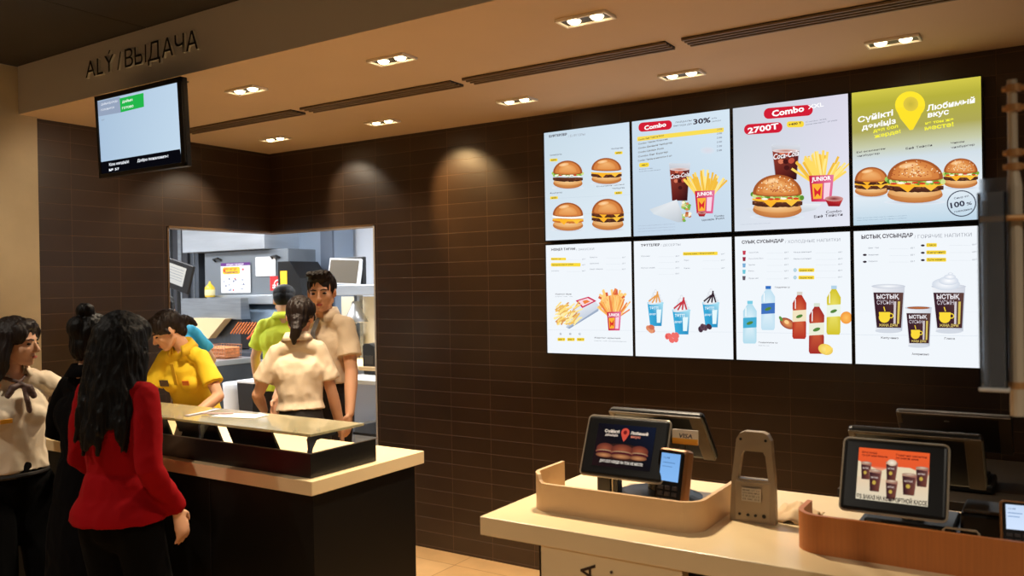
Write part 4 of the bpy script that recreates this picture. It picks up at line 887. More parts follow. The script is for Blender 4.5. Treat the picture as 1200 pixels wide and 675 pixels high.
# fryers
t = thing('fryer_station', 'stainless fryer bank with orange-lit grate and dark cooking wells under the hood', 'fryer', (-6.75, 5.9, 0))
bxo('body', (-.45, -.3, .05), (.75, .4, .96), ST, t, .006)
bxo('well_surround', (-.45, -.3, .96), (.75, .4, 1.06), SD, t, .006)
bxo('back_guard', (-.66, .1, 1.06), (.75, .4, 1.34), mat('guard_black', (34, 34, 38), .5, metal=.3), t, .004)  # plain near-black guard behind the grate
for k in range(18):
    x = -.72+k*.046; bm = nb(); tube(bm, [(x, .02, 1.22), (x+.05, .09, 1.34)], .008, 6); obj('grate_bar', bm, mat('rib_reflection', (196, 104, 48), .4, metal=.5), t)  # orange reflections on the ribs are put into the bar colour
bxo('drain_shelf', (-.45, -.36, .975), (.75, -.30, 1.0), M_STL, t, .002)
bm = nb(); tube(bm, [(-.16, -.22, 1.19), (-.10, -.2, 1.24), (.16, .02, 1.38)], .013, 8); obj('lever', bm, mat('orange_lever', (208, 92, 48), .5), t)
for x in (-.43, -.10, .22): bxo('door', (x, -.312, .12), (x+.30, -.30, .90), M_STL, t, .003)
def basket(name, x, y, z, label):
    t = thing(name, label, 'fryer basket', (x, y, z))
    bm = nb(); w_, d_, h_ = .15, .10, .13
    for a in range(9):
        u = -w_+2*w_*a/8
        tube(bm, [(u, -d_, h_), (u, -d_*.9, 0), (u, d_*.9, 0), (u, d_, h_)], .0028, 5)
    for b in range(5):
        z_ = h_*b/4; tube(bm, [(-w_, -d_, z_), (w_, -d_, z_), (w_, d_, z_), (-w_, d_, z_), (-w_, -d_, z_)], .0028, 5)
    obj('wire_mesh', bm, mat('wire_copper', (176, 120, 84), .35, metal=.6), t)
    bxo('fried_food', (-w_+.01, -d_+.01, .01), (w_-.01, d_-.01, h_-.02), mat('fried_orange', (206, 126, 74), .7, var=.3, vscale=40, bump=.6, bscale=70), t, .01)
basket('fryer_basket', -6.82, 5.31, 1.03, 'square wire fryer basket with orange-brown food beside the fryer')
t = thing('prep_table', 'stainless prep unit with doors under the fryer basket', 'work table', (-6.93, 5.25, 0))
bxo('body', (-.30, -.2, .08), (.33, .25, .98), SD, t, .004); bxo('top', (-.33, -.24, .98), (.34, .28, 1.03), M_STL, t, .004)
for x in (-.28, .02): bxo('door', (x, -.212, .12), (x+.27, -.2, .95), ST, t, .003)
t = thing('steel_shelf_unit', 'steel landing shelf with a sloped front left of the fryers', 'shelf unit', (-7.75, 6.05, 0))
bm = nb(); prism(bm, [(-.05, 1.37), (-.05, 1.6), (.05, 1.60), (.08, 1.37)], 'x', -.75, .35); obj('splash_panel', bm, ST, t)
bxo('base', (-.75, 0, 0), (.30, .1, 1.37), SD, t, .004)
bm = nb(); prism(bm, [(-.42, 1.16), (-.08, 1.16), (.20, 1.38), (-.42, 1.38)], 'y', -.14, -.045); obj('chute_panel', bm, mat('cream_panel', (230, 206, 160), .5), t)
t = thing('sauce_bottle', 'yellow squeeze bottle hanging beside the hood at the left', 'bottle', (-8.07, 6.12, 1.61))
bm = nb(); lathe(bm, [(.001, 0), (.05, 0), (.055, .01), (.055, .11), (.028, .14), (.012, .16), (.010, .18)], n=16); obj('body', bm, mat('mustard_yellow', (232, 190, 40), .35), t, smooth=True)
bm = nb(); lathe(bm, [(.056, .02), (.057, .025), (.057, .08), (.056, .085)], n=16); obj('label_band', bm, mat('label_pale', (226, 214, 160), .5), t, smooth=True)
# white bin with black crate on it
t = thing('waste_bin', 'tall white round-cornered bin standing before the fryer bank', 'bin', (-6.18, 4.95, 0)); t.scale = (.7, .7, 1)
bm = nb(); lathe(bm, [(.001, .0), (.135, 0), (.145, .03), (.165, .80), (.17, .86), (.16, .865), (.15, .80), (.13, .06), (.001, .05)], n=28); obj('body', bm, M_WHITE, t, smooth=True)
t = thing('black_tub', 'black plastic tub with a white rim beside the white bin', 'tub', (-5.93, 4.93, 0)); t.scale = (.7, .7, 1)
bxo('stand', (-.13, -.12, 0), (.14, .12, .58), SD, t, .004); bm = nb(); prism(bm, [(-.11, .58), (.12, .58), (.16, .88), (-.15, .88)], 'y', -.13, .13); obj('tub', bm, M_BLKP, t); bxo('rim', (-.16, -.14, .88), (.17, .14, .90), M_WHITE, t, .004)
# right part: wall screen, shelf, heat lamp, table
t = thing('grey_partition', 'blue-grey steel partition between the hood and the white wall', 'partition', (-6.95, 6.75, 0))
bxo('panel', (-.35, -.1, 0), (.31, .2, 2.7), mat('partition_blue_grey', (146, 160, 178), .5, metal=.3), t, .003); bxo('dark_post', (.13, -.13, 0), (.31, -.1, 2.7), mat('post_blue_grey', (96, 106, 122), .5, metal=.3), t, .002)
t = thing('wall_machine', 'black machine with a yellow label on the back wall left of the small monitor', 'machine', (-6.76, 6.2, 1.62))
bm = nb(); prism(bm, [(-.16, 0), (.20, 0), (.17, .18), (.02, .36), (-.16, .36)], 'y', -.1, .3); obj('body', bm, M_BLKP, t)
bxo('label', (-.12, -.104, .10), (-.02, -.1, .26), mat('label_yellow', (226, 190, 40), .5), t)
bxo('leg', (-.10, .0, -1.62), (.12, .2, 0), SD, t)
t = thing('kitchen_monitor', 'small monitor with dark screen and white bezel, tilted, above the steel shelf', 'monitor', (-5.83, 5.95, 1.725))
Mk = Matrix.Rotation(R(3), 4, 'Y') @ Matrix.Rotation(R(-8), 4, 'X')
bm = nb()
box(bm, (-.21, -.01, 0), (.20, .03, .255), .004, M=Mk); obj('bezel', bm, M_WHITE, t)
bm = nb(); box(bm, (-.195, -.013, .012), (.185, -.009, .24), M=Mk); obj('screen', bm, mat('dark_screen', (92, 84, 72), .3), t)
bm = nb(); box(bm, (-.14, .05, .0), (.215, .10, .265), .006); obj('bracket', bm, M_BLKP, t)
t = thing('steel_shelf', 'stainless wall shelf carrying the small monitor, heat lamp below', 'shelf', (-5.7, 6.1, 1.62))
bxo('board', (-.32, -.25, 0), (.75, .35, .10), M_STL, t, .006); bxo('upright', (.55, .20, -1.62), (.6, .25, 0), ST, t); bxo('upright', (-.3, .20, -1.62), (-.25, .25, 0), ST, t)
t = thing('heat_lamp', 'silver cone-shaped heat lamp hanging under the steel shelf', 'heat lamp', (-5.67, 5.95, 1.36))
bm = nb(); lathe(bm, [(.115, .0), (.118, .006), (.085, .07), (.045, .15), (.032, .20), (.02, .205)], n=24); obj('lamp_shade', bm, mat('lamp_alu', (176, 176, 176), .35, metal=.7), t, smooth=True)
bm = nb(); tube(bm, [(0, 0, .2), (0, 0, .262)], .014, 8); obj('stem', bm, SD, t)
bm = nb(); lathe(bm, [(.001, .0), (.05, .01), (.06, .03), (.03, .06)], n=16); obj('bulb', bm, mat('heat_bulb', (255, 214, 150), .5, emit=5), t, smooth=True)
l = spot((-5.67, 5.95, 1.34), (-5.67, 5.95, 0), 34, 150, .8, (1, .74, .45), .05)
t = thing('serving_bench', 'stainless bench with a cream board on top under the heat lamp', 'work table', (-5.45, 6.0, 0))
bxo('body', (-.52, -.3, .0), (.9, .4, .95), ST, t, .004); bxo('board', (-.52, -.34, .95), (.9, .3, .98), mat('cream_board', (232, 214, 176), .5), t, .004); bxo('glow_panel', (-.85, .40, .95), (.9, .43, 1.60), mat('glow_cream', (240, 226, 196), .5), t)  # cream back panel added to stand in for the warm glow under the lamp
t = thing('side_table', 'light steel table with white top and black shelf at the right edge of the opening', 'work table', (-4.80, 5.2, 0))
bxo('top', (-.14, -.3, .93), (.6, .3, .965), M_WHITE, t, .004)
for x, y in ((.015, -.28), (.55, -.28), (-.12, .25), (.55, .25)): bxo('leg', (x, y, 0), (x+.035, y+.035, .93), ST, t, .003)
bxo('shelf', (-.13, -.27, .52), (.58, .28, .54), M_BLKP, t); bxo('side_panel', (-.13, -.1, .56), (-.11, .25, .92), M_WHITE, t)
bxo('raised_board', (-.14, .0, 1.0), (.6, .3, 1.03), mat('tan_board', (196, 160, 112), .5), t, .003); bxo('support', (-.12, .05, .965), (.56, .28, 1.0), M_BLKP, t)
t = thing('toaster_box', 'small black rounded box standing on the table under the bright lamp', 'box', (-4.87, 5.33, 1.03))
bm = nb(); prism(bm, [(-.07, 0), (.07, 0), (.07, .12), (.05, .17), (.0, .19), (-.05, .19), (-.07, .17)], 'y', -.07, .07); obj('body', bm, M_BLKP, t); bxo('front_plate', (-.05, -.074, .02), (.05, -.07, .09), M_DGREY, t)
# order monitor at the left edge
t = thing('order_monitor', 'tilted black monitor with a white list at the far left of the kitchen opening', 'monitor', (-7.47, 5.25, 1.72))
Mk = Matrix.Rotation(R(14), 4, 'Y') @ Matrix.Rotation(R(-6), 4, 'X')
bm = nb(); box(bm, (-.28, 0, -.02), (.20, .03, .27), .006, M=Mk); obj('housing', bm, M_BLKP, t)
cv = Canvas(.36, .19, dims=(100, 56)); cv.bg((224, 222, 214), (214, 214, 210))
for i in range(5): cv.line(30, 10+i*8, 92, 10+i*8, 1.4, (150, 156, 170))
cv.build('screen', SCR, t, Mk @ Matrix.Translation((-.25, -.002, .225)) @ Matrix.Rotation(math.pi/2, 4, 'X'))
bm = nb(); tube(bm, [(0, .04, .0), (0, .06, -1.72)], .02, 10); lathe(bm, [(.15, -1.72), (.15, -1.70), (.02, -1.69)], (0, .06, 0), 20); obj('stand', bm, M_BLKP, t)
# ------------------------------------------------------------------ people
SK = mat('skin', (228, 174, 138), .5, var=.05, vscale=6, sss=.08)
SKL = mat('skin_fair', (226, 176, 142), .5, var=.05, vscale=6, sss=.08)
HAIR = mat('black_hair', (6, 4, 4), .5, spec=.25, bump=.4, bscale=160, stretch=(1, 1, .15))
HAIRB = mat('brown_black_hair', (28, 16, 11), .5, spec=.35, bump=.4, bscale=160, stretch=(1, 1, .15))
def cloth(name, rgb, rough=.8): return mat(name, rgb, rough, var=.05, vscale=5, bump=.2, bscale=25)
V = Vector
class Blob:
    def __init__(s): s.bm = bmesh.new(); s.M = Matrix.Identity(4)
    def _ring(s, pts): return [s.bm.verts.new(s.M @ p) for p in pts]
    def ell(s, c, r, rot=None, n=20, m=12):
        c = V(c); rot = rot or Matrix.Identity(3); rows = []
        for i in range(1, m):
            t = math.pi*i/m
            rows.append(s._ring([c+rot @ V((r[0]*math.sin(t)*math.cos(2*math.pi*k/n), r[1]*math.sin(t)*math.sin(2*math.pi*k/n), r[2]*math.cos(t))) for k in range(n)]))
        a = s._ring([c+rot @ V((0, 0, r[2]))])[0]; b = s._ring([c+rot @ V((0, 0, -r[2]))])[0]
        for p, q in zip(rows, rows[1:]):
            for k in range(n): s.bm.faces.new((p[k], p[(k+1) % n], q[(k+1) % n], q[k]))
        for k in range(n): s.bm.faces.new((a, rows[0][(k+1) % n], rows[0][k])); s.bm.faces.new((b, rows[-1][k], rows[-1][(k+1) % n]))
    def chain(s, pts, rad, flat=None, k=1., ends=(True, True), n=16):
        """tube through points, radius per point, round ends; squashed by k along 'flat'"""
        pts = [V(p) for p in pts]; P = []; Rr_ = []
        d0 = (pts[0]-pts[1]).normalized(); d1 = (pts[-1]-pts[-2]).normalized()
        if ends[0]:
            for a in (85, 60, 30): P.append(pts[0]+d0*rad[0]*math.sin(R(a))); Rr_.append(rad[0]*math.cos(R(a)))
        P += pts; Rr_ += list(rad)
        if ends[1]:
            for a in (30, 60, 85): P.append(pts[-1]+d1*rad[-1]*math.sin(R(a))); Rr_.append(rad[-1]*math.cos(R(a)))
        up = None; rings = []
        for i, p in enumerate(P):
            d = (P[min(i+1, len(P)-1)]-P[max(i-1, 0)]).normalized()
            if up is None: up = V(flat) if flat is not None else (V((0, 1, 0)) if abs(d.y) < .9 else V((1, 0, 0)))
            base = V(flat) if flat is not None else up
            u = (base-d*base.dot(d)); u = u.normalized() if u.length > 1e-4 else up; w_ = d.cross(u).normalized()
            if flat is None: up = u
            rings.append(s._ring([p+(u*k*math.cos(2*math.pi*j/n)+w_*math.sin(2*math.pi*j/n))*Rr_[i] for j in range(n)]))
        for a, b in zip(rings, rings[1:]):
            for j in range(n): s.bm.faces.new((a[j], a[(j+1) % n], b[(j+1) % n], b[j]))
        s.bm.faces.new(rings[0][::-1]); s.bm.faces.new(rings[-1])
    def finish(s, name, m, parent, voxel=.007, smooth=4, disp=0., dscale=(9, 9, 4), seed=0, ridge=False, S=1., extra=None):
        bmesh.ops.recalc_face_normals(s.bm, faces=s.bm.faces)
        me = bpy.data.meshes.new('tmp'); s.bm.to_mesh(me); s.bm.free()
        o = bpy.data.objects.new('tmp', me); COL.objects.link(o)
        r = o.modifiers.new('r', 'REMESH'); r.mode = 'VOXEL'; r.voxel_size = voxel
        q = o.modifiers.new('s', 'SMOOTH'); q.factor = .5; q.iterations = smooth
        bpy.context.view_layer.update()
        me2 = bpy.data.meshes.new_from_object(o.evaluated_get(bpy.context.evaluated_depsgraph_get()))
        bpy.data.objects.remove(o); bpy.data.meshes.remove(me)
        if disp:
            nv = len(me2.vertices); co_ = np.empty(nv*3, 'f'); me2.vertices.foreach_get('co', co_); no_ = np.empty(nv*3, 'f'); me2.vertices.foreach_get('normal', no_)
            co_ = co_.reshape(-1, 3); no_ = no_.reshape(-1, 3); dd = np.empty(nv, 'f')
            q1 = co_*np.array(dscale)+np.array((seed, 0, 0)); off = V((5, 1, 2))
            for i, p in enumerate(q1.tolist()):
                n_ = noise.noise(p)
                if ridge: n_ = 1-2*abs(n_)-.5
                else: n_ = n_*.7+.5*(1-2*abs(noise.noise(V(p)*1.7+off)))-.25
                dd[i] = n_
            co_ += no_*(disp*dd)[:, None]; me2.vertices.foreach_set('co', co_.ravel())
        if extra:
            for v in me2.vertices: extra(v)
        me2.name = name; me2.materials.append(m); me2.polygons.foreach_set('use_smooth', [True]*len(me2.polygons))
        ob = bpy.data.objects.new(name, me2); COL.objects.link(ob)
        if parent: ob.parent = parent
        return ob
def ik(a, b, l1, l2, hint):
    a, b = V(a), V(b); d = b-a; L_ = min(d.length, (l1+l2)*.995); u = d.normalized(); b = a+u*L_
    x = (l1*l1-l2*l2+L_*L_)/(2*L_); h = math.sqrt(max(l1*l1-x*x, 0)); hv = V(hint); hv = (hv-u*hv.dot(u)).normalized()
    return a+u*x+hv*h, b
def person(label, loc, rz, H=1.7, lean=0, side=0, twist=0, head=(0, 0, 0), hands=None, hints=None, handdirs=None, fem=False, skin=None, hair=None, style='short', outfit=None, feet=None, sh=None, group=None, girth=1.):
    skin = skin or SK; hair = hair or HAIR; S = H/1.7; sh = sh or (.150 if fem else .178)
    hipw = .09*girth; g = girth
    Mw = Matrix.Scale(S, 4)
    Tt = Matrix.Translation((0, 0, .95)) @ Matrix.Rotation(R(twist), 4, 'Z') @ Matrix.Rotation(R(side), 4, 'Y') @ Matrix.Rotation(-R(lean), 4, 'X') @ Matrix.Translation((0, 0, -.95))
    def T(p): return Tt @ V(p)
    TR = Tt.to_3x3()
    hy, hp, hr = head
    neck0 = T((0, -.012, 1.43)); hb = T((0, .0, 1.475))
    Rh = Matrix.Rotation(R(hy), 3, 'Z') @ Matrix.Rotation(R(hr), 3, 'Y') @ Matrix.Rotation(-R(hp), 3, 'X')
    hc = hb+Rh @ V((0, .022, .115))
    Hm = Matrix.Translation(hc) @ Rh.to_4x4() @ Matrix.Scale(.97 if fem else 1.02, 4)
    hands = hands or [(-.25, .05, .80), (.25, .05, .80)]; hints = hints or [(-.3, -1, 0), (.3, -1, 0)]; handdirs = handdirs or [(0, .15, -1), (0, .15, -1)]
    shl = [T((-sh, 0, 1.395)), T((sh, 0, 1.395))]
    el, wr = [], []
    for i in range(2):
        e, w_ = ik(shl[i], hands[i], .275, .245, hints[i]); el.append(e); wr.append(w_)
    feet = feet or [(-.11, .0), (.11, .03)]
    hips = [V((-hipw, 0, .90)), V((hipw, 0, .90))]
    ank = [V((f[0], f[1]-.02, .085)) for f in feet]
    kn = [ik(hips[i], ank[i], .425, .415, (0, 1, 0))[0] for i in range(2)]
    am = .88 if fem else 1.
    # ---- body, one surface
    B = Blob(); B.M = Mw
    B.ell((0, .0, .93), (.145*g, .098*g, .11)); B.chain([(0, 0, .95), T((0, .005, 1.08)), T((0, .0, 1.25))], [.115*g, .105*g, .125*g], flat=TR @ V((0, 1, 0)), k=.82)
    B.chain([T((-sh*.38, -.005, 1.27)), T((sh*.38, -.005, 1.27))], [.104*g, .104*g], flat=TR @ V((0, 1, 0)), k=.85)
    B.chain([shl[0], T((0, -.005, 1.42)), shl[1]], [.040, .052, .040]); B.chain([neck0, hb, hc+Rh @ V((0, -.02, -.02))], [.054*am, .050*am, .05*am])
    for i in range(2):
        B.chain([shl[i], el[i], el[i]], [.052*am, .038*am, .037*am]) if False else B.chain([shl[i], shl[i].lerp(el[i], .5), el[i]], [.044*am, .043*am, .036*am])
        B.chain([el[i], el[i].lerp(wr[i], .35), wr[i]], [.038*am, .038*am, .026*am])
        B.chain([hips[i], hips[i].lerp(kn[i], .5), kn[i], kn[i].lerp(ank[i], .35), ank[i]], [.076, .066, .052, .048, .036])
        f = ank[i]; B.chain([f+V((0, -.03, -.045)), f+V((0, .06, -.055)), f+V((0, .13, -.062))], [.034, .034, .024])
    # head
    B.M = Mw @ Hm
    B.ell((0, -.012, .027), (.074, .092, .084)); B.ell((0, .028, -.022), (.060, .060, .080)); 
    for s_ in (-1, 1):
        B.chain([(s_*.048, -.002, -.050), (s_*.030, .040, -.085), (0, .062, -.094)], [.020, .018, .018]); B.ell((s_*.034, .058, -.026), (.024, .022, .024))
        B.ell((s_*.074, -.008, -.006), (.009, .018, .030), Matrix.Rotation(-.25*s_, 3, 'Z')); B.ell((s_*.009, .099, -.037), (.008, .009, .007)); B.chain([(0, .079, .018), (s_*.038, .070, .016)], [.010, .008])
    B.chain([(0, .083, .008), (0, .098, -.016), (0, .106, -.031)], [.007, .008, .0105]); B.ell((0, .080, -.066), (.020, .012, .012)); B.ell((0, .068, -.094), (.019, .016, .014))
    # hands
    B.M = Mw
    for i in range(2):
        s_ = -1 if i == 0 else 1
        d = V(handdirs[i]).normalized(); side_ = V((s_, 0, 0)); side_ = (side_-d*side_.dot(d)).normalized()   # palm normal points inwards
        across = d.cross(side_).normalized()
        fw = across if across.y > 0 else -across     # towards the thumb
        w0 = wr[i]; c = w0+d*.045
        B.chain([w0, w0+d*.04, w0+d*.078], [.026*am, .036*am, .038*am], flat=side_, k=.42)
        for j, (o_, L_) in enumerate(((.029, .062), (.010, .070), (-.009, .066), (-.027, .052))):
            k0 = w0+d*.082+fw*o_; inn_ = -side_
            dd = (d+inn_*.25+fw*(o_*2.5)).normalized(); k1 = k0+dd*L_*.5; d2 = (d+inn_*.9+fw*(o_*1.2)).normalized(); k2 = k1+d2*L_*.5
            B.chain([k0-d*.02, k0, k1, k2], [.0095, .0092*am, .0085*am, .0072*am], n=10)
        t0 = w0+d*.025+fw*.026; t1 = t0+(d*.5+fw*.75-side_*.25).normalized()*.036; t2 = t1+(d*.95+fw*.25-side_*.3).normalized()*.032
        B.chain([t0, t1, t2], [.013, .0105*am, .0085*am], n=10)
    body = B.finish('person', skin, None, .0062, 2)
    body.location = loc; body.rotation_euler = (0, 0, rz); tag(body, label, 'person', group)
    # face details
    def piece(name, build, m, vox=.003, sm=1, **kw):
        b = Blob(); b.M = Mw @ Hm; build(b); return b.finish(name, m, body, vox, sm, **kw)
    EW = mat('eye_white', (214, 206, 196), .4); EI = mat('eye_dark', (22, 14, 12), .2)
    for s_ in (-1, 1):
        piece('eye', lambda b: b.ell((s_*.030, .0765, -.003), (.0135, .008, .0055)), EI, .002, 0)
        piece('eyebrow', lambda b: b.chain([(s_*.014, .088, .016), (s_*.032, .084, .020), (s_*.047, .070, .014)], [.0035, .004, .0025], n=8), hair, .0022, 0)
    piece('lips', lambda b: (b.ell((0, .090, -.0625), (.019, .0065, .004)), b.ell((0, .089, -.069), (.016, .0065, .0045))), mat('lip_red', (168, 78, 66), .45), .002, 0)
    # hair
    def hairb(b):
        b.ell((0, -.020, .038), (.084, .096, .088)); 
        if style == 'man':
            b.ell((0, .030, .084), (.066, .050, .032)); b.ell((.0, .052, .080), (.050, .030, .024)); b.ell((0, -.06, .0), (.066, .05, .07))
            for k in range(16):
                x = -.05+.1*k/15; b.chain([(x, .01, .105), (x*1.05+.004, .048, .112+.005*math.sin(k*2.1)), (x*1.05+.008, .074, .102+.007*math.sin(k*1.7))], [.014, .011, .005], n=8)
        else:
            b.ell((-.055, .035, .045), (.028, .045, .050)); b.ell((.055, .035, .045), (.028, .045, .050)); b.ell((0, .040, .082), (.060, .044, .034)); b.ell((0, -.065, -.01), (.062, .045, .075))
            for s_ in (-1, 1): b.chain([(s_*.03, .06, .08), (s_*.066, .035, .04), (s_*.078, .005, -.01)], [.02, .018, .012], n=10)
        if style == 'bun_high': b.ell((0, -.06, .135), (.040, .038, .034)); b.ell((0, -.09, .06), (.05, .04, .05))
        if style == 'bun_low': b.ell((0, -.120, .0), (.036, .034, .036)); b.chain([(0, -.12, .01), (.01, -.15, -.03), (.0, -.16, -.06)], [.028, .024, .010])
        if style == 'tail':
            b.ell((0, -.105, -.03), (.036, .034, .034)); b.chain([(0, -.11, -.035), (.008, -.135, -.085), (.0, -.125, -.13), (.0, -.115, -.165)], [.028, .032, .026, .010])
        if style in ('long', 'mid'):
            L_ = .36 if style == 'long' else .16; rnd = random.Random(3)
            for k in range(34):
                a = R(-205+250*k/33)+math.pi*.0 if False else R(165+210*k/33)
                x, y = .072*math.cos(a), -.018+.082*math.sin(a); l = L_*rnd.uniform(.62, 1.06)*(1 if y < -.02 else .9)
                wx = rnd.uniform(-.012, .012); P = [(x, y, .04), (x*1.15+wx, y*1.05-.004, -.05)]
                for j in range(1, 6): P.append((x*(1.18+.10*math.sin(j*1.3+k*.6))+wx*j*.6, min(y, .05)*(1.06+.03*math.sin(j*1.9+k))-.012*j*.4, -.05-l*j/5))
                b.chain(P, [.026, .026, .025, .024, .022, .018, .008], n=8)
    if not style.startswith('cap'):
        piece('hair', hairb, hair, .0055, 1, disp=.006, dscale=(60, 60, 9), ridge=True)
    else:
        piece('hair', lambda b: (b.ell((0, -.03, .02), (.079, .084, .075)), b.chain([(0, -.10, -.0), (0, -.155, -.04), (0, -.17, -.12)], [.03, .034, .016]) if style == 'cap_tail' else None), hair, .006, 1)
        piece('cap', lambda b: (b.ell((0, -.012, .055), (.085, .100, .068)), b.chain([(-.04, .075, .045), (.04, .075, .045)], [.03, .03], flat=(0, 0, 1), k=.28), b.chain([(0, .07, .045), (0, .150, .032)], [.055, .045], flat=(0, 0, 1), k=.16)), mat('cap_black', (16, 16, 18), .7), .005, 2)
    # clothes
    def garment(name, m, sleeve, hem, ext=.014, cuff=.07, lower=None, folds=.006, vox=.0075, flare=0., open_collar=True):
        b = Blob(); b.M = Mw; e = ext; fl = TR @ V((0, 1, 0))
        z0 = hem
        if z0 < .95:
            b.chain([(0, 0, z0), (0, 0, (z0+1.0)/2), (0, .0, 1.02)], [.184*g+e+flare+.008, .180*g+e+flare*.5+.006, .150*g+e], flat=(0, 1, 0), k=.82, ends=(False, True), n=28)
        b.chain([T((0, 0, max(z0, .97))), T((0, .003, 1.10)), T((0, 0, 1.26))], [.146*g+e, .128*g+e+(.012 if not fem else 0), .142*g+e], flat=fl, k=.74, ends=(False, True), n=28)
        b.chain([T((-sh*.38, -.004, 1.27)), T((sh*.38, -.004, 1.27))], [.107*g+e, .107*g+e], flat=fl, k=.88)
        if fem:
            for s_ in (-1, 1): b.ell(T((s_*.065, .075, 1.25)), (.058, .05, .055))
        b.chain([shl[0]+TR @ V((.012, 0, -.004)), T((-.05, -.008, 1.415)), T((.05, -.008, 1.415)), shl[1]+TR @ V((-.012, 0, -.004))], [.046*am+e*.4, .056, .056, .046*am+e*.4])
        for i in range(2):
            if sleeve == 'short':
                p = shl[i].lerp(el[i], .68); b.chain([shl[i], shl[i].lerp(el[i], .35), p], [.045*am+e*.5, .052*am+e*.6, .060*am+e*.7], ends=(True, False), n=20)
            elif sleeve == 'long':
                p = el[i].lerp(wr[i], .96); b.chain([shl[i], shl[i].lerp(el[i], .5), el[i], el[i].lerp(wr[i], .5), p], [.046*am+e*.5, .046*am+e*.6, .041*am+e*.6, .039*am+e*.5, .034*am+e*.5], ends=(True, False), n=20)
            else:
                p = el[i].lerp(wr[i], .35); b.chain([shl[i], shl[i].lerp(el[i], .5), el[i], p], [.056*am+e*.6, .054*am+e*.7, .050*am+e*.8, .048*am+e*.9], ends=(True, False), n=20)
        return b.finish(name, m, body, vox, 2, disp=folds, dscale=(11, 11, 7), seed=loc[0]*7)
    def collar(m, parent=None, hgt=.035, gap=40):
        bm = nb(); n = 26; rows = []
        for i in range(n+1):
            a = R(90+gap+(360-2*gap)*i/n); f = min(1, min(i, n-i)/4)
            r0, r1 = .064*am+.006, .062*am+.004; dip_ = -.020*max(0, math.sin(a))
            p_in = T((r1*math.cos(a), -.006+r1*math.sin(a)*.95, 1.470+dip_+.012)); p_top = T(((r0+.003)*math.cos(a), -.006+(r0+.003)*math.sin(a)*.95, 1.484+dip_+.012)); p_out = T(((r0+.026)*math.cos(a), -.006+(r0+.028)*math.sin(a)*.97, 1.484-hgt+dip_*1.4))
            rows.append([bm.verts.new(Mw @ p) for p in (p_in-V((0, 0, .03)), p_top, p_out)])
        for a_, b_ in zip(rows, rows[1:]):
            for k in range(2): bm.faces.new((a_[k], a_[k+1], b_[k+1], b_[k]))
        o = obj('collar', bm, m, body if parent is None else parent, smooth=True); s_ = o.modifiers.new('t', 'SOLIDIFY'); s_.thickness = .004; s_.offset = 1
        return o
    def trousers(m, e=.012, hem=.06, wide=0.):
        b = Blob(); b.M = Mw
        b.chain([(0, 0, .93), (0, 0, 1.0), T((0, 0, 1.085))], [.150*g+e*.4, .143*g+e*.4, .128*g+e*.4], flat=(0, 1, 0), k=.76, ends=(True, False), n=28)
        for i in range(2):
            bt = V((ank[i].x, ank[i].y, hem)); b.chain([hips[i]+V((0, 0, .02)), hips[i].lerp(kn[i], .5), kn[i], bt], [.092*g+e, .080*g+e+wide*.3, .062+e+wide*.6, .056+e+wide], ends=(True, False), n=20)
        return b.finish('trousers', m, body, .009, 2, disp=.004, dscale=(10, 10, 5), seed=3)
    def shoes(m):
        for i in range(2):
            b = Blob(); b.M = Mw; f = ank[i]; b.chain([f+V((0, -.035, -.045)), f+V((0, .05, -.05)), f+V((0, .14, -.062))], [.042, .040, .030]); b.finish('shoe', m, body, .006, 2, extra=lambda v: setattr(v.co, 'z', max(v.co.z, .001)))
    ctx = dict(body=body, T=T, TR=TR, Mw=Mw, Hm=Hm, S=S, am=am, el=el, wr=wr, shl=shl, garment=garment, collar=collar, trousers=trousers, shoes=shoes)
    outfit(ctx)
    return body
BLKT = mat('black_trousers', (5, 5, 5), .95, bump=.15, bscale=25, spec=.1); SHOE = mat('black_shoe', (14, 12, 12), .4)
def flatpiece(c, name, x0, x1, z0, z1, m, y=.0, zt=0):
    """little plate lying on the chest, local to the torso"""
    bm = nb(); box(bm, (x0, y, z0), (x1, y+.006, z1), .001, 1)
    for v in bm.verts: v.co = c['Mw'] @ (c['T'](v.co))
    return obj(name, bm, m, c['body'])

def o_red(c):
    m = mat('red_jacket', (150, 3, 12), .9, var=.05, vscale=5, bump=.2, bscale=25, spec=.15); c['garment']('jacket', m, 'long', .925, .018, flare=.004, folds=.008); c['trousers'](BLKT); c['shoes'](SHOE)
person('woman seen from behind with long wavy black hair and a red jacket', (-2.845, 1.755, 0), R(14), 1.62, head=(4, 8, 0), style='long', fem=True, sh=.136, girth=.87,
       hands=[(-.18, .22, .98), (.18, .10, .945)], hints=[(-.6, -1, 0), (.3, -1, 0)], handdirs=[(0, .3, -1), (.10, .25, -1)], outfit=o_red)
def o_dark(c):
    m = mat('black_coat', (5, 4, 5), .95, bump=.15, bscale=25, spec=.1); c['garment']('coat', m, 'long', .50, .022, flare=.02, folds=.008); c['trousers'](BLKT); c['shoes'](SHOE)
    c['collar'](m)
person('woman in a long black coat with hair in a high bun, beside the red jacket', (-3.27, 1.90, 0), R(2), 1.60, head=(-6, 6, 0), style='bun_high', fem=True, sh=.145, girth=.9,
       hands=[(-.12, .17, 1.14), (.10, .17, 1.14)], hints=[(-1, -.6, 0), (1, -.6, 0)], outfit=o_dark)
WSH = cloth('cream_shirt', (236, 214, 184), .75)
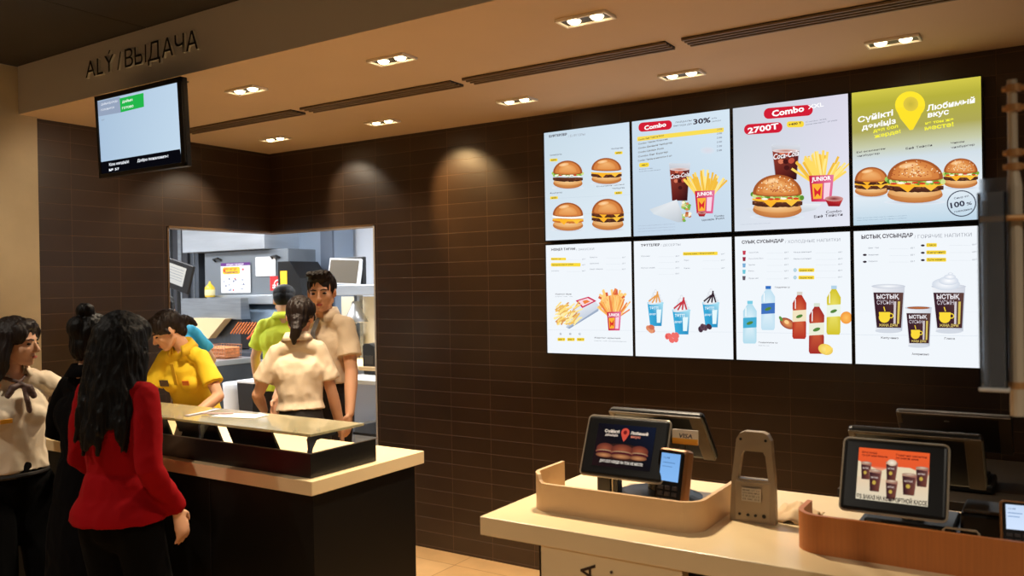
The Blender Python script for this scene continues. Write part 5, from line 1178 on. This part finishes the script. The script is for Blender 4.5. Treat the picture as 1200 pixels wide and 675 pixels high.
def o_left(c):
    c['garment']('blouse', cloth('white_blouse', (222, 206, 180), .75), 'long', 1.0, .018, folds=.012); c['collar'](cloth('white_blouse', (226, 206, 176))); c['trousers'](BLKT); c['shoes'](SHOE)
    m = mat('striped_scarf', (84, 62, 56), .6, var=.5, vscale=30, stretch=(1, 1, 4)); b = Blob(); b.M = c['Mw']; T = c['T']
    b.ell(T((0, .115, 1.40)), (.015, .013, .016)); b.chain([T((0, .115, 1.40)), T((-.035, .12, 1.385)), T((-.05, .125, 1.345))], [.010, .018, .014], n=12); b.chain([T((0, .115, 1.40)), T((.035, .12, 1.39)), T((.055, .125, 1.355))], [.010, .018, .014], n=12)
    b.chain([T((-.01, .12, 1.39)), T((-.02, .135, 1.33)), T((-.03, .13, 1.28))], [.009, .012, .012], n=10); b.chain([T((-.055, .03, 1.435)), T((0, .10, 1.41)), T((.055, .03, 1.435))], [.009, .009, .009], n=10)
    b.finish('neck_scarf', m, c['body'], .004, 2, disp=.003, dscale=(40, 40, 40))
    flatpiece(c, 'name_badge', .045, .095, 1.235, 1.255, mat('gold_badge', (214, 150, 40), .4, metal=.3), .140)
    bm = nb(); tube(bm, [c['Mw'] @ c['T']((.146*math.cos(R(a)), .110*math.sin(R(a)), .985)) for a in range(0, 361, 20)], .011, 8, False); obj('belt', bm, mat('belt_black', (16, 13, 12), .4), c['body'])
person('woman in a white blouse with striped neck scarf and gold badge at far left', (-3.80, 1.86, 0), R(-98), 1.59, head=(40, 4, 0), style='mid', fem=True, sh=.14, girth=.92, skin=SKL,
       hands=[(-.22, .14, 1.09), (.20, .06, 1.06)], hints=[(-1, -.3, 0), (.5, -1, 0)], handdirs=[(.2, .8, -.4), (-.3, .5, -.6)], outfit=o_left, hair=HAIRB)
POLO = cloth('yellow_polo', (250, 212, 40), .75)
def o_yel(c):
    c['garment']('polo_shirt', POLO, 'short', .90, .016, folds=.006); c['collar'](cloth('yellow_polo_trim', (232, 190, 40)), gap=28, hgt=.04); c['trousers'](BLKT); c['shoes'](SHOE)
    flatpiece(c, 'name_badge', .045, .105, 1.255, 1.295, mat('badge_dark', (92, 70, 50), .4), .128); flatpiece(c, 'chest_logo', -.10, -.055, 1.265, 1.295, mat('logo_orange', (238, 130, 40), .5), .130)
    flatpiece(c, 'placket', -.012, .012, 1.26, 1.40, cloth('yellow_polo_trim', (232, 190, 40)), .118)
person('woman in a yellow polo shirt with dark badge, looking down over the counter', (-4.31, 3.17, 0), R(198), 1.62, lean=17, head=(-46, 30, 0), style='bun_low', fem=True, sh=.126, girth=.88,
       hands=[(-.20, .38, 1.03), (.08, .36, 1.03)], hints=[(-.6, -.8, 0), (.8, -.7, 0)], handdirs=[(.1, 1, -.4), (-.5, 1, -.3)], outfit=o_yel, hair=HAIRB)
def o_back(c):
    c['garment']('blouse', WSH, 'short', 1.05, .018, folds=.010); c['collar'](WSH, gap=34); c['trousers'](cloth('charcoal_trousers', (36, 30, 28))); c['shoes'](SHOE)
person('woman seen from behind with a low ponytail and cream short-sleeved blouse', (-3.54, 3.27, 0), R(42), 1.65, lean=4, side=-2, head=(-4, 6, 6), style='tail', fem=True, sh=.118, girth=.86,
       hands=[(-.24, .26, 1.02), (.22, .10, .90)], hints=[(-.3, -1, 0), (.3, -1, 0)], handdirs=[(-.3, .6, -.6), (0, .5, -1)], outfit=o_back, hair=HAIRB)
def o_man(c):
    c['garment']('shirt', WSH, 'short', 1.06, .016, folds=.008); c['collar'](WSH, gap=26, hgt=.045); c['trousers'](cloth('charcoal_trousers', (36, 30, 28))); c['shoes'](SHOE)
    b = Blob(); b.M = c['Mw']; T = c['T']; b.chain([T((0, .075, 1.425)), T((0, .122, 1.36)), T((0, .145, 1.25)), T((0, .135, 1.06)), T((0, .135, 1.03))], [.018, .018, .028, .036, .014], flat=(0, 1, 0), k=.25, n=12); b.finish('necktie', mat('grey_tie', (96, 92, 90), .5), c['body'], .005, 1)
person('man with short dark hair, cream shirt and grey tie, standing in the kitchen opening', (-3.81, 3.72, 0), R(194), 1.79, head=(20, 4, 3), style='man', skin=SK, sh=.146, girth=.92,
       hands=[(-.24, .14, .90), (.20, .20, .98)], hints=[(-.3, -1, 0), (.5, -1, 0)], handdirs=[(0, .3, -1), (-.2, .6, -1)], outfit=o_man, hair=HAIRB)
def o_lime(c):
    c['garment']('polo_shirt', cloth('lime_polo', (222, 236, 62), .75), 'short', .90, .018, folds=.010); c['collar'](cloth('lime_polo', (222, 236, 62)), gap=34); c['trousers'](cloth('charcoal_trousers', (36, 30, 28))); c['shoes'](SHOE)
person('person in a lime polo shirt and dark cap seen from behind', (-5.10, 4.55, 0), R(42), 1.72, head=(0, 10, 0), style='cap', sh=.150,
       hands=[(-.24, .22, .94), (.24, .25, 1.0)], hints=[(-1, -.6, 0), (1, -.6, 0)], outfit=o_lime, girth=1.05)
def o_blue(c):
    c['garment']('polo_shirt', cloth('cyan_polo', (60, 178, 214), .75), 'short', .90, .02, folds=.008); c['trousers'](BLKT); c['shoes'](SHOE)
person('person in a cyan shirt and black cap, bending, mostly hidden behind the yellow polo', (-5.50, 3.84, 0), R(72), 1.70, lean=16, head=(0, 30, 0), style='cap_tail',
       hands=[(-.24, .30, .98), (.24, .30, .98)], hints=[(-1, -.6, 0), (1, -.6, 0)], outfit=o_blue)
# ------------------------------------------------------------------ camera
cam = bpy.data.cameras.new('camera'); co = bpy.data.objects.new('camera', cam); COL.objects.link(co); sc.camera = co
cam.sensor_width = 36; cam.lens = 985.5/1200*36; cam.clip_start = .05
yaw, pit, rol = .5771169, -.0043848, -.0165655
F = Vector((-math.sin(yaw), math.cos(yaw), 0)); Rr = Vector((math.cos(yaw), math.sin(yaw), 0)); U = Vector((0, 0, 1))
F, U = F*math.cos(pit)+U*math.sin(pit), U*math.cos(pit)-F*math.sin(pit)
Rr, U = Rr*math.cos(rol)+U*math.sin(rol), U*math.cos(rol)-Rr*math.sin(rol)
m = Matrix((Rr, U, -F)).transposed().to_4x4(); m.translation = (0, 0, H0); co.matrix_world = m
cam.dof.use_dof = True; cam.dof.focus_distance = 4.2; cam.dof.aperture_fstop = 4.0
vs_ = sc.view_settings; vs_.view_transform = 'Standard'; vs_.look = 'None'; vs_.gamma = 1; vs_.use_curve_mapping = False; vs_.exposure = 0
sc.cycles.max_bounces = 8; sc.cycles.transmission_bounces = 8; sc.cycles.use_denoising = True
sc.cycles.sample_clamp_indirect = 4
